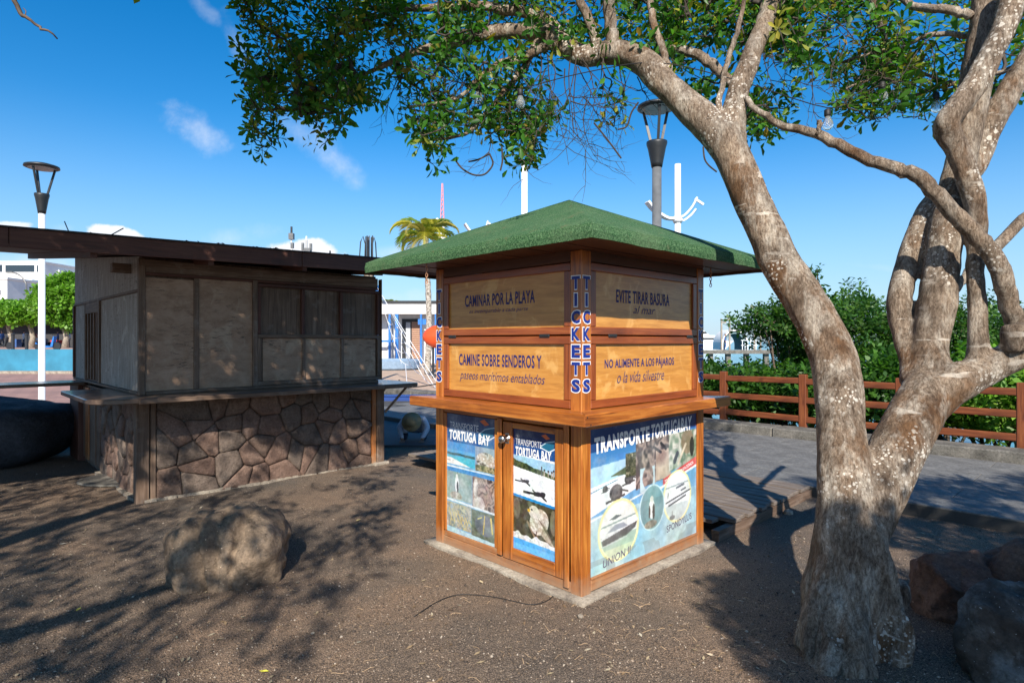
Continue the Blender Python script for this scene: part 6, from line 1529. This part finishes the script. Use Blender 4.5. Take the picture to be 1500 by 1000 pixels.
dd = 80; b_ = bld('white_building', q(11, dd), q(38, dd), dd+1, dd+9, .95, zq(411, dd), plain('bluish_white_wall', (.50, .60, .66), .8), 'narrow pale blue house with tall shuttered windows', [(q(14+5*k, dd), q(17.2+5*k, dd), zq(441, dd), zq(419+k*.8, dd), M_paneb) for k in range(5)])
sl_ = empty('street_lamp', (q(38.5, 70), 70, .95), label='thin curved street light among the white houses', cat='street lamp')
A = cr([(0, 0, 0), (0, 0, 6.5), (-.1, 0, 7.4), (-.7, 0, 8.2), (-1.6, 0, 8.6)], 5); MB().tube(A, .09, 6).build('pole', M_greyp, sl_); MB().box(-2.3, -1.5, -.15, .15, 8.5, 8.68).build('lamp_head', M_greyp, sl_)
TG = [((.14, .30, .03), .4), ((.20, .38, .05), .3), ((.07, .18, .02), .3)]
SPRT = [spray(8, .3, 0, rs_, .34, .7, True) for _ in range(4)]
def toptree(px, dd, zc, rx, ry, rz3, n, label, seed, tr_=True):
    x = q(px, dd); t = shrub('trimmed_tree', (x, dd, zc), (rx, ry, rz3), n, label, 'tree', TG, seed, 0, .95, .72, (.7, 1.2), spr=SPRT, thr=-9)
    if tr_: MB().tube([(0, 0, -.1), (.15, 0, 1.0), (-.1, 0, 2.0), (.1, 0, zc-.95)], [.32, .22, .2, .3], 9).build('trunk', M_conc, t, smooth=True)
    return t
toptree(95, 56, zq(440, 56)-.0, 2.25, 2.2, 2.35, 1500, 'round trimmed bright green tree beside the snack bar wall', 61)
toptree(118, 60, zq(447, 60), 2.4, 2., 1.9, 900, 'round trimmed tree mostly hidden by the snack bar', 62)
toptree(46, 58, zq(459, 58), 1.9, 2., .95, 1000, 'flat trimmed tree behind the white lamp pole', 63)
toptree(14, 58, zq(459, 58), 1.6, 2., .90, 1000, 'flat trimmed tree at the left edge, left of the white lamp', 64)
toptree(-20, 58, zq(459, 58), 1.6, 2., .90, 700, 'flat trimmed tree just outside the left edge', 65, True)
# shaded stalls and people under the trimmed trees
st_ = empty('market_stall', (q(40, 66), 66, .95), label='dark open market stall in the shade under the flat trees', cat='stall')
MB().box(-6.5, 6.5, 0, 4, 0, 2.5).build('shade_block', plain('stall_shadow', (.05, .05, .055), .9), st_); MB().box(-7, 7, -1.6, 4.1, 2.52, 2.65).build('roof', M_fasc['x'], st_)  # solid dark block, the stall's inner shadow put into its colour
for k, (a, b, h, mt) in enumerate(((-5.6, -4.4, .9, M_gsh), (-3.8, -2.9, .7, M_whitew), (-1.2, -.2, .85, M_bsh), (1.2, 2.6, .9, M_bsh), (3.4, 4.4, .75, M_rcl))):
    MB().box(a, b, -1.2, -.5, 0, h).build('counter', mt, st_)
wl = [(3, M_bsh, 'person in blue standing under the flat trees at the left edge'), (11, M_shirt, 'person in a pale shirt under the flat trees left of the white lamp'), (28, M_shirt, 'person in a pale shirt walking past the stall'), (40, M_rcl, 'person in red by the pillar left of the white lamp'), (72, M_bsh, 'person in blue just right of the white lamp'), (84, M_shirt, 'person in a pale shirt under the round tree'), (97, M_rcl, 'person in red under the round tree by the snack bar')]
for i, (px, m_, l_) in enumerate(wl): walker((q(px, 62), 62+i*.3, .95), 1.65, m_, M_denim, l_, i*1.3)
# parked scooters
def scooter(px, dd, mt, label, rz=0):
    t = empty('parked_scooter', (q(px, dd), dd, .95), rz, label=label, cat='scooter')
    for s in (-.6, .6):
        w = MB().lathe([(.16, -.05), (.26, -.05), (.28, 0), (.26, .05), (.16, .05)], 16).build('wheel', M_dark, t); w.rotation_euler = (R(90), 0, 0); w.location = (s, 0, .28)
    prism([(-.75, .45), (-.1, .35), (.25, .30), (.45, .95), (.52, .95), (.40, .25), (.1, .2), (-.3, .2), (-.7, .55)], -.13, .13, 'body', mt, t); MB().box(-.72, -.05, -.13, .13, .60, .74).build('seat', M_dark, t); MB().tube([(.50, -.3, 1.02), (.48, .3, 1.02)], .02, 6).build('handlebar', M_dark, t)
scooter(2, 48, M_dark, 'dark scooter parked behind the blue wall at the left edge'); scooter(70, 40, M_blue, 'blue scooter parked behind the blue wall right of the lamp')
bo = None
for i, (px, l_) in enumerate(((19, 'dark bollard behind the blue wall near the left edge'), (39, 'dark bollard behind the blue wall left of the white lamp'))):
    o = MB().lathe([(.11, 0), (.11, 1.05), (.14, 1.08), (.14, 1.16), (.02, 1.2)], 12).build('bollard', M_dark, loc=(q(px, 44), 44, .95)); tag(o, l_, 'bollard', 'bollards behind the blue wall')
# sand-coloured blocks far behind everything, closing the gap under the roof line
dd = 120; bld('white_building', q(300, dd), q(560, dd), dd, dd+10, 0, zq(470, dd), M_whitew, 'long white building hidden behind the snack bar', [])

# ================================================================== SMALL THINGS ON THE GROUND
for i, (px, py, col, l_) in enumerate(((115, 891, (.55, .50, .08), 'yellow fallen leaf in the shadow at the lower left'), (387, 983, (.55, .50, .06), 'yellow fallen leaf at the bottom left of the picture'), (458, 928, (.45, .38, .28), 'pale fallen leaf below the brown boulder'), (130, 910, (.5, .46, .4), 'pale strip of leaf beside the yellow leaf'), (705, 853, (.48, .38, .24), 'tan fallen leaf in front of the kiosk door'), (92, 797, (.42, .38, .32), 'small pale leaf in the dappled shade at the far left'), (1041, 962, (.50, .40, .28), 'tan fallen leaf on the sunny gravel at lower right'), (525, 762, (.55, .45, .2), 'yellowish leaf on the gravel between the kiosks'))):
    g = G(px, py); s = random.uniform(.012, .022); v = [(0, -1.4, .1), (.6, -.4, .35), (.55, .6, .3), (0, 1.4, .5), (-.55, .6, .25), (-.6, -.4, .4), (0, 0, .05)]
    o = mo('fallen_leaf', [(a*s, b*s, c*s) for a, b, c in v], [(0, 1, 6), (1, 2, 6), (2, 3, 6), (3, 4, 6), (4, 5, 6), (5, 0, 6)], plain('fallen_leaf_%d' % i, col, .7), loc=(g.x, g.y, gz(g.x, g.y)+.004)); o.rotation_euler = (0, 0, i*1.7); tag(o, l_, 'leaf')
mb = MB()
for _ in range(800):
    y = 2.4+5.5*random.random()**1.7; x = random.uniform(-.9, .9)*y; q_ = Vector((x, y, 0))-KN
    if (q_.dot(UR) > -.1 and q_.dot(UL) > -.1) or q_.dot(UR) > 3.3: continue
    s = random.uniform(.006, .016); a = random.random()*6.28; ca, sa = math.cos(a)*s, math.sin(a)*s; z = gz(x, y)+.004; h = s*random.uniform(.1, .7)
    mb.add([(x-ca*1.5, y-sa*1.5, z), (x+sa*.6, y-ca*.6, z+h*.5), (x+ca*1.5, y+sa*1.5, z+h), (x-sa*.6, y+ca*.6, z+h*.6)], [(0, 1, 2, 3)])
lm = NT('dry_leaf_litter'); lr = lm.n('ShaderNodeNewGeometry').outputs['Random Per Island']
lm.done(lm.ramp(lr, [(0, (.10, .06, .035)), (.35, (.26, .17, .09)), (.7, (.40, .32, .20)), (1, (.50, .44, .33))]), .85); mb.build('leaf_litter', lm.m, kind='stuff')
cb = [G(x, y) for x, y in ((606, 903), (640, 882), (668, 872), (700, 872), (735, 877), (775, 884), (800, 880), (816, 868))]
A = cr([(p.x, p.y, gz(p.x, p.y)+.006, .0028) for p in cb], 6); o = MB().tube([a[:3] for a in A], .0028, 5).build('ground_cable', M_cord, smooth=True); tag(o, 'thin dark cable lying on the gravel in front of the kiosk door', 'cable')
for i, (px, py, s, l_) in enumerate(((1155, 752, .05, 'pale stone lying by the boardwalk corner'), (1250, 962, .03, 'small stone at the foot of the leaning tree'), (850, 905, .02, 'small stone in front of the kiosk corner'))):
    g = G(px, py); rock('loose_stone', (g.x, g.y, .012), (s, s*.8, s*.6), M_conc, 50+i, l_, i, .2, 5, 2)
# stray stick poking from behind the right kiosk post
A = cr([tuple(P(x, y, 4.9))+(.006,) for x, y in ((1020, 424), (1036, 428), (1048, 430), (1060, 431))], 3)
